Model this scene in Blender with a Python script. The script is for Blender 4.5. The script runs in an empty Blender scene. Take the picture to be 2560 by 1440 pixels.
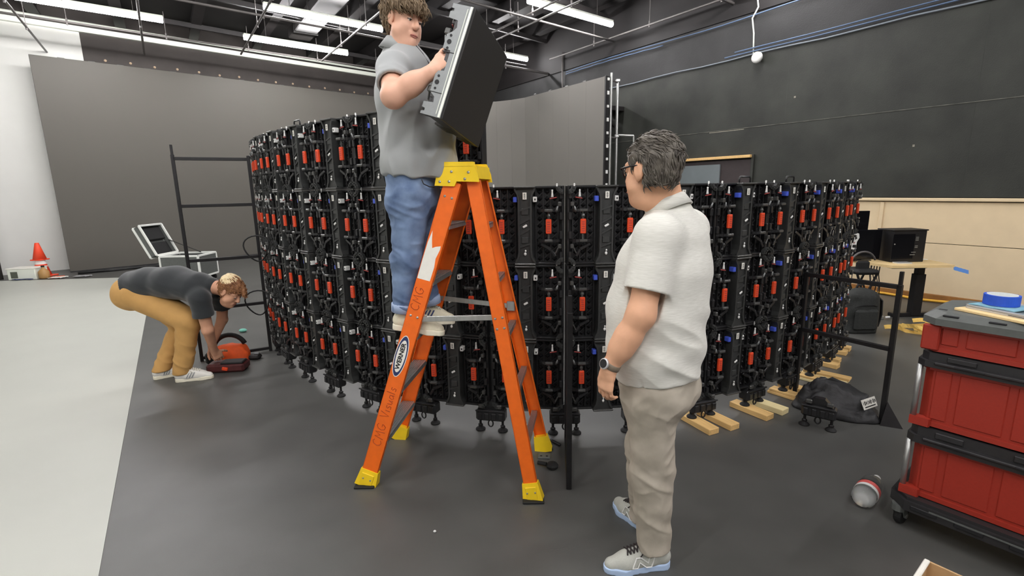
import bpy, math, random
import numpy as np
from mathutils import Matrix, Vector

SC = bpy.context.scene
COL = SC.collection
RND = random.Random(7)

# ---------------------------------------------------------------- camera
PITCH = math.radians(11.337); ROLL = math.radians(-0.9874); CAM_H = 1.66
cam = bpy.data.cameras.new('camera'); cam_ob = bpy.data.objects.new('camera', cam); COL.objects.link(cam_ob)
_fw = Vector((0, math.cos(PITCH), -math.sin(PITCH))); _up = Vector((0, math.sin(PITCH), math.cos(PITCH))); _rt = Vector((1, 0, 0))
_cx = math.cos(ROLL)*_rt + math.sin(ROLL)*_up; _cy = -math.sin(ROLL)*_rt + math.cos(ROLL)*_up
M4 = Matrix((( _cx.x, _cy.x, -_fw.x, 0), (_cx.y, _cy.y, -_fw.y, 0), (_cx.z, _cy.z, -_fw.z, CAM_H), (0, 0, 0, 1)))
cam_ob.matrix_world = M4
cam.sensor_width = 36.0; cam.lens = 36.0*1243.35/2560.0; cam.clip_start = 0.05; cam.clip_end = 100
SC.camera = cam_ob

# ---------------------------------------------------------------- world, exposure
w = bpy.data.worlds.new('world'); SC.world = w; w.use_nodes = True
w.node_tree.nodes['Background'].inputs[0].default_value = (.9, .95, 1, 1)
w.node_tree.nodes['Background'].inputs[1].default_value = 0.05
SC.view_settings.view_transform = 'Standard'; SC.view_settings.look = 'None'
SC.view_settings.gamma = 1.0; SC.view_settings.use_curve_mapping = False
SC.view_settings.exposure = 1.7
TUBE_POWER = 27.0      # emission of the fluorescent diffusers

# ---------------------------------------------------------------- helpers
def S(r, g, b):
    def c(x):
        x /= 255.0
        return x/12.92 if x <= .04045 else ((x+.055)/1.055)**2.4
    return (c(r), c(g), c(b), 1)

def mat(name, col, rough=.6, metal=0, spec=.5, noise=0, nscale=40, bump=0, bscale=200, col2=None, stretch=None,
        emit=0, trans=0, ior=1.45, coat=0, sheen=0, alpha=1):
    m = bpy.data.materials.new(name); m.use_nodes = True
    nt = m.node_tree; b = nt.nodes['Principled BSDF']
    b.inputs['Base Color'].default_value = col
    b.inputs['Roughness'].default_value = rough; b.inputs['Metallic'].default_value = metal
    b.inputs['Specular IOR Level'].default_value = spec
    b.inputs['IOR'].default_value = ior
    if trans: b.inputs['Transmission Weight'].default_value = trans
    if coat: b.inputs['Coat Weight'].default_value = coat
    if sheen: b.inputs['Sheen Weight'].default_value = sheen
    if alpha < 1: b.inputs['Alpha'].default_value = alpha
    if emit:
        b.inputs['Emission Color'].default_value = col; b.inputs['Emission Strength'].default_value = emit
    co = None
    if noise or bump or col2:
        tc = nt.nodes.new('ShaderNodeTexCoord'); mp = nt.nodes.new('ShaderNodeMapping')
        nt.links.new(tc.outputs['Object'], mp.inputs[0])
        if stretch: mp.inputs['Scale'].default_value = stretch
        co = mp.outputs[0]
    if noise or col2:
        n = nt.nodes.new('ShaderNodeTexNoise'); n.inputs['Scale'].default_value = nscale; n.inputs['Detail'].default_value = 6
        nt.links.new(co, n.inputs['Vector'])
        r = nt.nodes.new('ShaderNodeMix'); r.data_type = 'RGBA'
        c2 = col2 if col2 else tuple(min(1, x*(1+noise)) for x in col[:3])+(1,)
        c1 = col if col2 else tuple(x*(1-noise) for x in col[:3])+(1,)
        r.inputs[6].default_value = c1; r.inputs[7].default_value = c2
        mr = nt.nodes.new('ShaderNodeMapRange'); mr.inputs[1].default_value = .3; mr.inputs[2].default_value = .7
        nt.links.new(n.outputs[0], mr.inputs[0]); nt.links.new(mr.outputs[0], r.inputs[0])
        nt.links.new(r.outputs[2], b.inputs['Base Color'])
    if bump:
        n2 = nt.nodes.new('ShaderNodeTexNoise'); n2.inputs['Scale'].default_value = bscale; n2.inputs['Detail'].default_value = 4
        nt.links.new(co, n2.inputs['Vector'])
        bp = nt.nodes.new('ShaderNodeBump'); bp.inputs['Strength'].default_value = bump; bp.inputs['Distance'].default_value = .01
        nt.links.new(n2.outputs[0], bp.inputs['Height']); nt.links.new(bp.outputs[0], b.inputs['Normal'])
    return m

ORG = {}
def put(o, label=None, cat=None, group=None, kind=None):
    if label: o['label'] = label
    if cat: o['category'] = cat
    if group: o['group'] = group
    if kind: o['kind'] = kind
    return o

def thing(name, label, cat, loc=(0, 0, 0), rz=0.0, group=None):
    o = bpy.data.objects.new(name, None); COL.objects.link(o)
    o.empty_display_size = .05
    o.location = loc; o.rotation_euler = (0, 0, rz)
    ORG[o.name] = Matrix.Translation(Vector(loc)) @ Matrix.Rotation(rz, 4, 'Z')
    return put(o, label, cat, group)

def dup(root, loc, rz, label=None):
    r = root.copy(); COL.objects.link(r); r.location = loc; r.rotation_euler = (0, 0, rz)
    if label: r['label'] = label
    ORG[r.name] = Matrix.Translation(Vector(loc)) @ Matrix.Rotation(rz, 4, 'Z')
    for ch in KIDS.get(root.name, []):
        c = ch.copy(); COL.objects.link(c); c.parent = r
        KIDS.setdefault(r.name, []).append(c)
        for g in KIDS.get(ch.name, []):
            d = g.copy(); COL.objects.link(d); d.parent = c
            KIDS.setdefault(c.name, []).append(d)
    return r
KIDS = {}

def link_mesh(name, me, m, parent=None, world=False, smooth=False, kind=None):
    if smooth:
        me.polygons.foreach_set('use_smooth', [True]*len(me.polygons))
    me.materials.append(m)
    o = bpy.data.objects.new(name, me); COL.objects.link(o)
    if parent is not None:
        o.parent = parent
        ORG[o.name] = ORG.get(parent.name, Matrix.Identity(4))
        KIDS.setdefault(parent.name, []).append(o)
        if world:
            me.transform(ORG[o.name].inverted())
    else:
        ORG[o.name] = Matrix.Identity(4)
    if kind: o['kind'] = kind
    return o

def frame(a, b, up=(0, 0, 1)):
    """4x4 matrix with x along a->b, z near up, origin a"""
    a = Vector(a); x = (Vector(b)-a).normalized(); z = Vector(up)
    if abs(x.dot(z)) > .98: z = Vector((0, 1, 0)) if abs(x.y) < .9 else Vector((1, 0, 0))
    y = z.cross(x).normalized(); z = x.cross(y)
    return Matrix(((x.x, y.x, z.x, a.x), (x.y, y.y, z.y, a.y), (x.z, y.z, z.z, a.z), (0, 0, 0, 1)))

def axes(o, x, y, z):
    o, x, y, z = map(Vector, (o, x, y, z))
    return Matrix(((x.x, y.x, z.x, o.x), (x.y, y.y, z.y, o.y), (x.z, y.z, z.z, o.z), (0, 0, 0, 1)))

class MB:
    def __init__(s): s.v = []; s.f = []
    def raw(s, vs, fs, M=None):
        n = len(s.v)
        s.v += [tuple(M @ Vector(p)) for p in vs] if M is not None else [tuple(p) for p in vs]
        s.f += [tuple(i+n for i in f) for f in fs]
        return s
    def box(s, c, d, M=None, ch=0.0):
        hx, hy, hz = d[0]/2, d[1]/2, d[2]/2
        if ch <= 0:
            vs = [(c[0]+x*hx, c[1]+y*hy, c[2]+z*hz) for x in (-1, 1) for y in (-1, 1) for z in (-1, 1)]
            fs = [(0, 1, 3, 2), (4, 6, 7, 5), (0, 4, 5, 1), (2, 3, 7, 6), (0, 2, 6, 4), (1, 5, 7, 3)]
            return s.raw(vs, fs, M)
        ch = min(ch, hx*.98, hy*.98, hz*.98)
        vs = []; idx = {}
        for x in (-1, 1):
            for y in (-1, 1):
                for z in (-1, 1):
                    for a in range(3):
                        q = [hx-ch, hy-ch, hz-ch]; q[a] += ch
                        idx[(x, y, z, a)] = len(vs)
                        vs.append((c[0]+x*q[0], c[1]+y*q[1], c[2]+z*q[2]))
        fs = []
        def I(t, a): return idx[(t[0], t[1], t[2], a)]
        for a in range(3):
            b, d_ = (a+1) % 3, (a+2) % 3
            for sg in (-1, 1):
                quad = []
                for (p, q) in ((-1, -1), (1, -1), (1, 1), (-1, 1)):
                    t = [0, 0, 0]; t[a] = sg; t[b] = p; t[d_] = q; quad.append(I(t, a))
                fs.append(tuple(quad if sg > 0 else quad[::-1]))
            for p in (-1, 1):
                for q in (-1, 1):
                    t0 = [0, 0, 0]; t0[a] = -1; t0[b] = p; t0[d_] = q
                    t1 = list(t0); t1[a] = 1
                    f = (I(t0, b), I(t1, b), I(t1, d_), I(t0, d_))
                    fs.append(f if p*q < 0 else f[::-1])
        for x in (-1, 1):
            for y in (-1, 1):
                for z in (-1, 1):
                    f = (idx[(x, y, z, 0)], idx[(x, y, z, 1)], idx[(x, y, z, 2)])
                    fs.append(f if x*y*z > 0 else f[::-1])
        return s.raw(vs, fs, M)
    def bar(s, a, b, w, h, up=(0, 0, 1), ch=0.0, M=None):
        F = frame(a, b, up); L = (Vector(b)-Vector(a)).length
        if M is not None: F = M @ F
        return s.box((L/2, 0, 0), (L, w, h), F, ch)
    def prism(s, poly, z0, z1, M=None):
        n = len(poly)
        A = sum(poly[i][0]*poly[(i+1) % n][1]-poly[(i+1) % n][0]*poly[i][1] for i in range(n))
        if A < 0: poly = poly[::-1]
        vs = [(p[0], p[1], z0) for p in poly]+[(p[0], p[1], z1) for p in poly]
        fs = [tuple(range(n-1, -1, -1)), tuple(range(n, 2*n))]+[(i, (i+1) % n, n+(i+1) % n, n+i) for i in range(n)]
        return s.raw(vs, fs, M)
    def lathe(s, prof, n=16, M=None, cap=True):
        vs = []; fs = []
        for (r, z) in prof:
            for k in range(n):
                a = 2*math.pi*k/n; vs.append((r*math.cos(a), r*math.sin(a), z))
        for i in range(len(prof)-1):
            for k in range(n):
                k2 = (k+1) % n
                fs.append((i*n+k, i*n+k2, (i+1)*n+k2, (i+1)*n+k))
        if cap:
            fs.append(tuple(range(n-1, -1, -1))); fs.append(tuple((len(prof)-1)*n+k for k in range(n)))
        return s.raw(vs, fs, M)
    def cyl(s, a, b, r, n=12, r2=None, M=None):
        a = Vector(a); b = Vector(b); L = (b-a).length
        F = frame(a, b); F = F @ Matrix(((0, 0, 1, 0), (1, 0, 0, 0), (0, 1, 0, 0), (0, 0, 0, 1)))
        if M is not None: F = M @ F
        return s.lathe([(r, 0), (r if r2 is None else r2, L)], n, F)
    def tube(s, pts, r, n=8, M=None, closed=False, flat=None):
        pts = [Vector(p) for p in pts]; m = len(pts); vs = []; fs = []
        rr = r if isinstance(r, (list, tuple)) else [r]*m
        N = None
        for i, p in enumerate(pts):
            if closed: t = pts[(i+1) % m]-pts[i-1]
            else: t = pts[min(i+1, m-1)]-pts[max(i-1, 0)]
            t = t.normalized() if t.length > 1e-9 else Vector((0, 0, 1))
            if N is None:
                N = Vector((0, 0, 1)) if abs(t.z) < .9 else Vector((1, 0, 0))
            N = (N-t*N.dot(t))
            if N.length < 1e-6: N = Vector((0, 1, 0))-t*t.y
            N.normalize(); B = t.cross(N)
            fl = flat if flat else 1.0
            for k in range(n):
                a = 2*math.pi*k/n
                vs.append(p+rr[i]*(math.cos(a)*N*fl+math.sin(a)*B))
        for i in range(m if closed else m-1):
            j = (i+1) % m
            for k in range(n):
                k2 = (k+1) % n
                fs.append((i*n+k, i*n+k2, j*n+k2, j*n+k))
        if not closed:
            fs.append(tuple(range(n-1, -1, -1))); fs.append(tuple((m-1)*n+k for k in range(n)))
        return s.raw(vs, fs, M)
    def ribbon(s, pts, wv, th, M=None):
        """flat strip: centre points, half width vectors, thickness along z-ish normal"""
        pts = [Vector(p) for p in pts]; m = len(pts); vs = []; fs = []
        for i, p in enumerate(pts):
            t = (pts[min(i+1, m-1)]-pts[max(i-1, 0)]).normalized()
            w_ = Vector(wv[i]) if isinstance(wv, list) else Vector(wv)
            nn = t.cross(w_); nn = nn.normalized()*th/2 if nn.length > 1e-9 else Vector((0, 0, th/2))
            vs += [p-w_-nn, p+w_-nn, p+w_+nn, p-w_+nn]
        for i in range(m-1):
            for k in range(4):
                k2 = (k+1) % 4
                fs.append((i*4+k, i*4+k2, i*4+4+k2, i*4+4+k))
        fs.append((3, 2, 1, 0)); fs.append(tuple((m-1)*4+k for k in range(4)))
        return s.raw(vs, fs, M)
    def ball(s, c, r, n=10, M=None):
        rx, ry, rz = r if isinstance(r, (tuple, list)) else (r, r, r)
        h = max(4, n//2); prof = []
        vs = [(c[0], c[1], c[2]-rz)]
        for i in range(1, h):
            th = math.pi*i/h-math.pi/2
            for k in range(n):
                a = 2*math.pi*k/n
                vs.append((c[0]+rx*math.cos(th)*math.cos(a), c[1]+ry*math.cos(th)*math.sin(a), c[2]+rz*math.sin(th)))
        vs.append((c[0], c[1], c[2]+rz)); fs = []
        for k in range(n): fs.append((0, 1+(k+1) % n, 1+k))
        for i in range(h-2):
            for k in range(n):
                a, b = 1+i*n+k, 1+i*n+(k+1) % n
                fs.append((a, b, b+n, a+n))
        top = len(vs)-1; o = 1+(h-2)*n
        for k in range(n): fs.append((o+k, o+(k+1) % n, top))
        return s.raw(vs, fs, M)
    def mesh(s, name='mesh'):
        me = bpy.data.meshes.new(name); me.from_pydata(s.v, [], s.f); me.validate(); me.update(); return me
    def build(s, name, m, parent=None, world=False, smooth=False, kind=None):
        return link_mesh(name, s.mesh(name), m, parent, world, smooth, kind)

def arc(c, r, a0, a1, n, plane='xz'):
    out = []
    for i in range(n+1):
        a = math.radians(a0+(a1-a0)*i/n); x, y = r*math.cos(a), r*math.sin(a)
        out.append((c[0]+x, c[1], c[2]+y) if plane == 'xz' else (c[0]+x, c[1]+y, c[2]) if plane == 'xy' else (c[0], c[1]+x, c[2]+y))
    return out

def text_mb(txt, size, M, depth=.0006, bold=0.0, shear=0.0, align='CENTER', sx=1.0):
    cu = bpy.data.curves.new('text', 'FONT'); cu.body = txt; cu.size = size; cu.extrude = depth; cu.offset = bold
    cu.shear = shear; cu.align_x = align; cu.align_y = 'CENTER'; cu.resolution_u = 3
    ob = bpy.data.objects.new('text', cu); COL.objects.link(ob)
    me = bpy.data.meshes.new_from_object(ob)
    mb = MB(); mb.raw([(v.co.x*sx, v.co.y, v.co.z) for v in me.vertices], [tuple(p.vertices) for p in me.polygons], M)
    bpy.data.objects.remove(ob); bpy.data.curves.remove(cu); bpy.data.meshes.remove(me)
    return mb

# ---------------------------------------------------------------- materials
m_floor = mat('rubber_floor', S(82, 82, 79), .40, noise=.12, nscale=3.0, bump=.10, bscale=350, spec=.5)
m_white_floor = mat('white_floor_paint', S(184, 186, 177), .5, noise=.02, nscale=2)
m_white_wall = mat('white_wall_paint', S(228, 228, 222), .7, noise=.02, nscale=2)
m_black_wall = mat('black_wall_paint', S(46, 48, 43), .62, noise=.34, nscale=1.8, bump=.25, bscale=90)
m_black_wall2 = mat('black_upper_wall', S(46, 46, 46), .7, noise=.25, nscale=1.6, bump=.3, bscale=60)
m_ceiling = mat('ceiling_black', S(25, 22, 22), .7, noise=.3, nscale=1.5)
m_joist = mat('joist_black', S(29, 26, 26), .6, noise=.2, nscale=5)
m_pipe = mat('pipe_grey', S(92, 88, 86), .45, spec=.5)
m_cream = mat('cream_board', S(226, 205, 168), .6, noise=.03, nscale=6, bump=.05, bscale=120)
m_base = mat('baseboard_wood', S(150, 104, 52), .6, noise=.2, nscale=8)
m_led_shaded = mat('led_screen_grey_shaded', S(90, 87, 81), .5, spec=.3, noise=.03, nscale=900)  # flat screen: shared screen grey, darkened for the shade its angle gives
m_led_lit = mat('led_screen_grey_lit', S(120, 117, 111), .5, spec=.3, noise=.03, nscale=900)  # curved screen: same grey, lightened for the light falling on it
m_led_dark = mat('led_screen_black', S(44, 43, 42), .5, spec=.35, noise=.2, nscale=1200)
m_trim = mat('white_trim', S(236, 240, 228), .5)
m_alu = mat('aluminium', S(176, 177, 174), .35, metal=.75, noise=.1, nscale=60, stretch=(1, 1, .1))
m_alu_dull = mat('cast_grey', S(140, 143, 143), .45, metal=.3, noise=.06, nscale=60)
m_black = mat('black_plastic', S(36, 36, 37), .3, spec=.55, noise=.15, nscale=60)
m_black2 = mat('black_shell', S(30, 30, 31), .5, spec=.5, noise=.2, nscale=40, bump=.08, bscale=300)
m_beam = mat('beam_black', S(54, 55, 54), .45, spec=.5, noise=.1, nscale=50, bump=.05, bscale=500)
m_clamp = mat('clamp_grey', S(84, 84, 82), .3, metal=.4, noise=.15, nscale=80)
m_red = mat('red_tag', S(222, 72, 34), .5, noise=.08, nscale=90)
m_redlever = mat('red_lever', S(150, 62, 58), .5)
m_white = mat('white_plastic', S(226, 226, 222), .45)
m_blue_tag = mat('blue_tag', S(70, 92, 200), .5)
m_steel = mat('black_steel', S(27, 26, 27), .42, spec=.5, noise=.2, nscale=30)
m_orange = mat('ladder_orange', S(238, 108, 26), .42, noise=.05, nscale=25, spec=.45)
m_yellow = mat('ladder_yellow', S(246, 208, 34), .42, noise=.03, nscale=25)
m_marker = mat('marker_ink', S(160, 62, 24), .7)
m_navy = mat('navy_print', S(40, 52, 96), .5)
m_label = mat('label_white', S(232, 230, 220), .6, noise=.03, nscale=30)
m_ink = mat('ink_black', S(28, 28, 30), .6)
m_wood = mat('pine_wood', S(226, 186, 122), .6, noise=.12, nscale=6, stretch=(1, 12, 12))
m_wood_lt = mat('pale_pine', S(240, 222, 168), .6, noise=.08, nscale=6, stretch=(1, 12, 12))
m_ply = mat('plywood', S(236, 206, 150), .6, noise=.06, nscale=12, stretch=(1, 8, 8))
m_tool_red = mat('toolbox_red', S(158, 48, 34), .45, noise=.05, nscale=120, bump=.04, bscale=500)
m_tool_blk = mat('toolbox_black', S(44, 43, 44), .4, noise=.12, nscale=40)
m_tool_gry = mat('toolbox_grey', S(92, 95, 92), .5, noise=.08, nscale=40)
m_rubber = mat('rubber_black', S(26, 26, 26), .7)
m_orange_cone = mat('cone_orange', S(240, 78, 48), .5)
m_tape = mat('blue_tape', S(46, 84, 190), .5, noise=.05, nscale=60)
m_cloth_blue = mat('pale_blue_cloth', S(136, 182, 196), .85, noise=.06, nscale=30, bump=.2, bscale=200)
m_silver = mat('silver_case', S(200, 201, 203), .35, metal=.5)
m_strap = mat('yellow_webbing', S(236, 196, 104), .8, noise=.08, nscale=60)
m_bag = mat('black_nylon', S(46, 46, 47), .55, noise=.25, nscale=25, bump=.4, bscale=35)
m_pack = mat('charcoal_nylon', S(42, 44, 42), .75, noise=.2, nscale=40, bump=.3, bscale=60)
m_cord_y = mat('yellow_cord', S(232, 176, 60), .6)
m_cable = mat('blue_cable', S(92, 112, 142), .6)
m_cable_k = mat('black_cable', S(24, 24, 24), .6)
m_glow = mat('tube_diffuser', (1, .975, .985, 1), .5, emit=TUBE_POWER)
m_glass = mat('clear_plastic', (.96, .98, .98, 1), .04, trans=1.0, ior=1.2)
m_dark_glass = mat('black_glass', S(16, 16, 19), .12)
m_bagorange = mat('orange_fabric', S(236, 92, 34), .7, noise=.1, nscale=20)
m_teal = mat('teal_scrap', S(120, 196, 178), .6)
m_card = mat('cardboard', S(190, 156, 112), .8, noise=.06, nscale=30)
m_curtain = mat('dark_drape', S(70, 66, 64), .9, noise=.15, nscale=10)
m_duct = mat('duct_grey', S(32, 30, 29), .5, noise=.1, nscale=4)
# ================================================================ SETTING
R0 = Vector((5.79, 7.05, 0)); RD = Vector((-.565, .825, 0)).normalized(); RN = Vector((-RD.y, RD.x, 0))   # right wall: origin, direction, normal into the room
if RN.x > 0: RN = -RN
B0 = Vector((-10.23, 11.38, 0)); BD = Vector((.727, .687, 0)).normalized(); BN = Vector((BD.y, -BD.x, 0))   # rear wall
CEIL = 5.75
def rw(t, off, z): return R0+RD*t+RN*off+Vector((0, 0, z))
def bw(s, off, z): return B0+BD*s+BN*off+Vector((0, 0, z))
MR = axes(R0, RD, RN, (0, 0, 1)); MBK = axes(B0, BD, BN, (0, 0, 1))
corner_t, corner_s = 14.32, 10.9
LW0 = bw(-2.6, 0, 0); LD = Vector((.565, -.825, 0)).normalized(); LW1 = LW0+LD*17.5
RW1 = rw(-13.0, 0, 0)
FARC = rw(corner_t, 0, 0)
outline = [LW0, LW1, RW1, FARC]

fl = MB(); fl.prism([(p.x*1.0, p.y) for p in outline], -.1, 0)
floor = put(fl.build('floor', m_floor), kind='structure')
ce = MB(); ce.prism([(p.x, p.y) for p in outline], CEIL, CEIL+.1)
ceiling = put(ce.build('ceiling', m_ceiling), kind='structure')
# joists across the ceiling (structure of the roof deck)
for i in range(9):
    j = MB(); s0 = -1.2+i*1.45
    a = bw(s0, .05, CEIL-.16); L = 15.5 if i > 1 else 13.0
    b = a-RD*L
    j.bar(a, b, .10, .30); j.bar(a+Vector((0, 0, -.15)), b+Vector((0, 0, -.15)), .2, .03)
    j.build('joist', m_joist, ceiling)
for i in range(6):
    d = MB(); a = bw(.2, 1.5+i*2.2, CEIL-.36); b = rw(corner_t-1.5-i*2.2, .05, CEIL-.36)
    d.bar(a, b, .06, .10); d.build('bridging', m_joist, ceiling)

# right wall -------------------------------------------------------
wr = MB(); L = corner_t+13.0
wr.box(((corner_t-13.0)/2, -.06, CEIL/2), (L, .10, CEIL), MR)
wall_right = put(wr.build('wall_right', m_black_wall2), kind='structure')
t = -12.6; k = 0
while t < corner_t-.2:
    t2 = min(t+2.44, corner_t-.02)
    for (z0, z1, th) in ((1.44, 2.645, .030), (2.655, 3.85, .024)):
        q = MB(); q.box(((t+t2)/2, th/2-.005, (z0+z1)/2), (t2-t-.001, th, z1-z0), MR)
        q.build('plywood_sheet', m_black_wall, wall_right)
    if t > -8.5:
        for (z0, z1) in ((.10, .806), (.814, 1.375)):
            q = MB(); q.box(((t+t2)/2-1.56, .012, (z0+z1)/2), (t2-t-.006, .024, z1-z0), MR, .002)
            q.build('wainscot_board', m_cream, wall_right)
        q = MB(); q.box((t-1.56, .022, .74), (.05, .042, 1.26), MR, .004); q.build('batten', m_cream, wall_right)
    t = t2; k += 1
q = MB(); q.box(((corner_t-13)/2, .03, 1.408), (L-.5, .075, .045), MR, .008); put(q.build('trim_1', m_cream), kind='structure')
q = MB(); q.box(((corner_t-13)/2, .02, .05), (L-.5, .04, .10), MR, .006); put(q.build('baseboard_right', m_base), kind='structure')
q = MB(); q.box(((corner_t-13)/2, .0265, 2.650), (L-.4, .009, .010), MR); q.build('dusty_ledge', mat('dusty_edge', S(96, 96, 88), .8, noise=.5, nscale=6), wall_right)
q = MB(); q.box(((corner_t-13)/2, .004, 4.56+(CEIL-4.56)/2), (L-.1, .03, CEIL-4.56), MR); q.build('black_upper_band', m_ceiling, wall_right)
# scuffs and old paint flakes on the black sheets
for (t0, z0, w_, h_) in ((-1.02, 3.28, .16, .035), (1.9, 3.05, .03, .03), (-2.6, 2.25, .11, .02), (.2, 2.15, .025, .03), (3.1, 2.63, .7, .012), (-1.2, 2.65, .9, .012), (-3.1, 2.66, .7, .012)):
    q = MB(); q.box((t0, .0262, z0), (w_, .002, h_), MR); q.build('paint_scuff', mat('scuff', S(150, 146, 132), .8, noise=.3, nscale=50), wall_right)

# door in the right wall
dr = thing('door_1', None, None, rw(3.4, 0, 0)); put(dr, kind='structure')
t_r, t_l = 2.55, 4.95
q = MB(); q.box(((t_r+t_l)/2, .035, 1.05), (t_l-t_r, .03, 2.1), MR, .004); q.build('door_surround', mat('door_dark', S(58, 50, 50), .6, noise=.1, nscale=10), dr, True)
q = MB(); q.box((4.1, .06, 1.02), (1.9, .04, 2.03), MR, .004); q.build('door_leaf', mat('door_grey', S(112, 120, 122), .5, noise=.05, nscale=5), dr, True)
q = MB(); q.box(((t_r+t_l)/2, .07, 2.15), (t_l-t_r+.02, .11, .05), MR, .004); q.build('header_board', m_wood, dr, True)
q = MB(); q.box((t_r-.02, .045, 1.08), (.05, .04, 2.2), MR, .004); q.build('door_jamb', m_black_wall, dr, True)
q = MB(); q.cyl((3.3, .08, 1.0), (3.3, .14, 1.0), .025, 10, M=MR); q.bar((3.3, .13, 1.0), (3.44, .13, 1.0), .02, .02, M=MR); q.build('door_handle', m_alu, dr, True)

# rear wall ---------------------------------------------------------
wb = MB(); wb.box(((corner_s-2.6)/2, -.06, CEIL/2), (corner_s+2.6, .10, CEIL), MBK)
wall_back = put(wb.build('wall_back', mat('rear_wall_paint', S(70, 65, 62), .75, noise=.15, nscale=2)), kind='structure')
q = MB(); q.box((-.82, .008, 2.62), (3.5, .03, 5.24), MBK, .003); q.build('white_board', m_white_wall, wall_back)
q = MB(); q.box(((corner_s-2.6)/2, .05, 5.28), (corner_s+2.5, .12, .11), MBK, .006); put(q.build('trim_2', m_trim), kind='structure')
q = MB(); q.cyl((-2.5, .14, 5.40), (corner_s, .14, 5.40), .03, 10, M=MBK); put(q.build('trim_3', m_trim, smooth=False), kind='structure')
for i in range(20):
    q = MB(); q.lathe([(.028, 0), (.028, .012), (.012, .022)], 8, MBK @ Matrix.Translation((1.32+i*.47, -.01, 4.70+.012*math.sin(i*2.3))) @ Matrix.Rotation(-math.pi/2, 4, 'X'))
    q.build('bolt_cap', mat('bolt_cap', S(190, 168, 140), .6) if i == 0 else bpy.data.materials['bolt_cap'], wall_back)
# left and front walls (behind the view)
def plainwall(name, a, b, m):
    q = MB(); F = frame(a, b); Lw = (b-a).length; q.box((Lw/2, -.06 if F.col[1].dot(Vector((0-a.x, 4-a.y, 0, 0))) > 0 else .06, CEIL/2), (Lw, .1, CEIL), F)
    return put(q.build(name, m), kind='structure')
plainwall('wall_left', LW0, LW1, m_white_wall)
plainwall('wall_front', LW1, RW1, m_black_wall2)

# white floor covering
q = MB(); q.prism([(-.55, -.02), (-7.36, 10.08), (-8.8, 9.99), (-11.6, 9.80), (-9.5, 6.2), (-4.2, -1.2), (-1.5, -1.2)], 0.0, .004)
put(q.build('white_floor_sheet', m_white_floor), 'large white floor covering left of the grey rubber floor', 'floor covering')

# dark drape at the left edge
q = MB(); n = 40; pts = []
for i in range(n+1):
    u = i/n; x = -10.38-u*1.3; y = 10.02-u*1.1
    off = .05*math.sin(u*38)
    pts.append((x+off*.6, y-off*.8))
vs = []; fs = []
for (z, sc) in ((.01, 1.25), (1.2, 1), (3.0, .9), (5.2, .7)):
    for (x, y) in pts: vs.append((x, y, z))
for r in range(3):
    for i in range(n): fs.append((r*(n+1)+i, r*(n+1)+i+1, (r+1)*(n+1)+i+1, (r+1)*(n+1)+i))
q.raw(vs, fs); dp = q.build('drape', m_curtain, smooth=True)
sd = dp.modifiers.new('thick', 'SOLIDIFY'); sd.thickness = .02
put(dp, 'dark hanging drape at the left edge beside the white wall', 'curtain')

# ---------------------------------------------------------------- lights (visible strips first)
def light_strip(end, length, label, u=Vector((.78, .626, 0)), grp='ceiling light strips'):
    u = u.normalized(); e = Vector(end); a = e-u*length
    o = thing('light_strip', label, 'light', tuple(a+Vector((0, 0, .0))), 0, grp)
    F = frame(a, e)
    q = MB(); q.box((length/2, 0, .06), (length, .10, .05), F, .01); q.build('housing', m_trim, o, True)
    prof = [(.045, 0)]
    q = MB(); q.tube([F @ Vector((.01, 0, .005)), F @ Vector((length/2, 0, .005)), F @ Vector((length-.01, 0, .005))], .054, 10); q.build('diffuser', m_glow, o, True, True)  # tube thickened to stand for the bloom around a bright strip
    for k in (.2, .8):
        q = MB(); p = F @ Vector((length*k, 0, .08)); q.cyl(p, (p.x, p.y, CEIL), .006, 6); q.build('hanger', m_pipe, o, True)
    return o
LZ = 5.0
for (e, lab) in (((-6.75, 10.62, LZ), 'glowing strip light at far left above the white wall'),
                 ((-2.655, 11.43, LZ), 'glowing strip light just left of the young man\'s head'),
                 ((-3.97, 13.24, LZ), 'glowing strip light over the grey screen, below its neighbour'),
                 ((2.20, 11.36, LZ), 'glowing strip light right of the held panel'),
                 ((.507, 14.15, LZ), 'farthest strip light, half hidden by the held panel')):
    light_strip(e, 2.33, lab)
for (x, y, lab) in ((-2.6, 7.6, 'strip light above the frame, over the left inside of the panel wall'), (.9, 6.3, 'strip light above the frame, over the middle inside of the panel wall'),
                    (-4.6, 4.9, 'strip light above the frame, over the bending man'), (3.6, 8.4, 'strip light above the frame, near the door in the black wall'),
                    (4.6, 3.4, 'strip light above the frame, over the backpack'), (-2.6, -.9, 'added strip light behind the left shoulder of the viewer'),
                    (1.2, -.6, 'strip light directly above the viewer'), (6.4, .2, 'strip light right of the viewer beside the cream boards'),
                    (-7.0, 7.6, 'strip light above the frame, over the white floor'), (4.6, -2.6, 'added strip light behind the right shoulder of the viewer'),
                    (8.6, -1.6, 'added strip light far behind on the right, beside the wall'), (-.4, -3.2, 'added strip light well behind the viewer, left of its twin'),
                    (2.4, -4.0, 'added strip light well behind the viewer, right of its twin'), (-1.2, 2.2, 'strip light above the frame, in front of the ladder')):
    light_strip((x+1.0, y+.73, LZ), 2.33, lab)  # out-of-view strips; those behind the viewer are added to brighten upright surfaces

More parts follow.
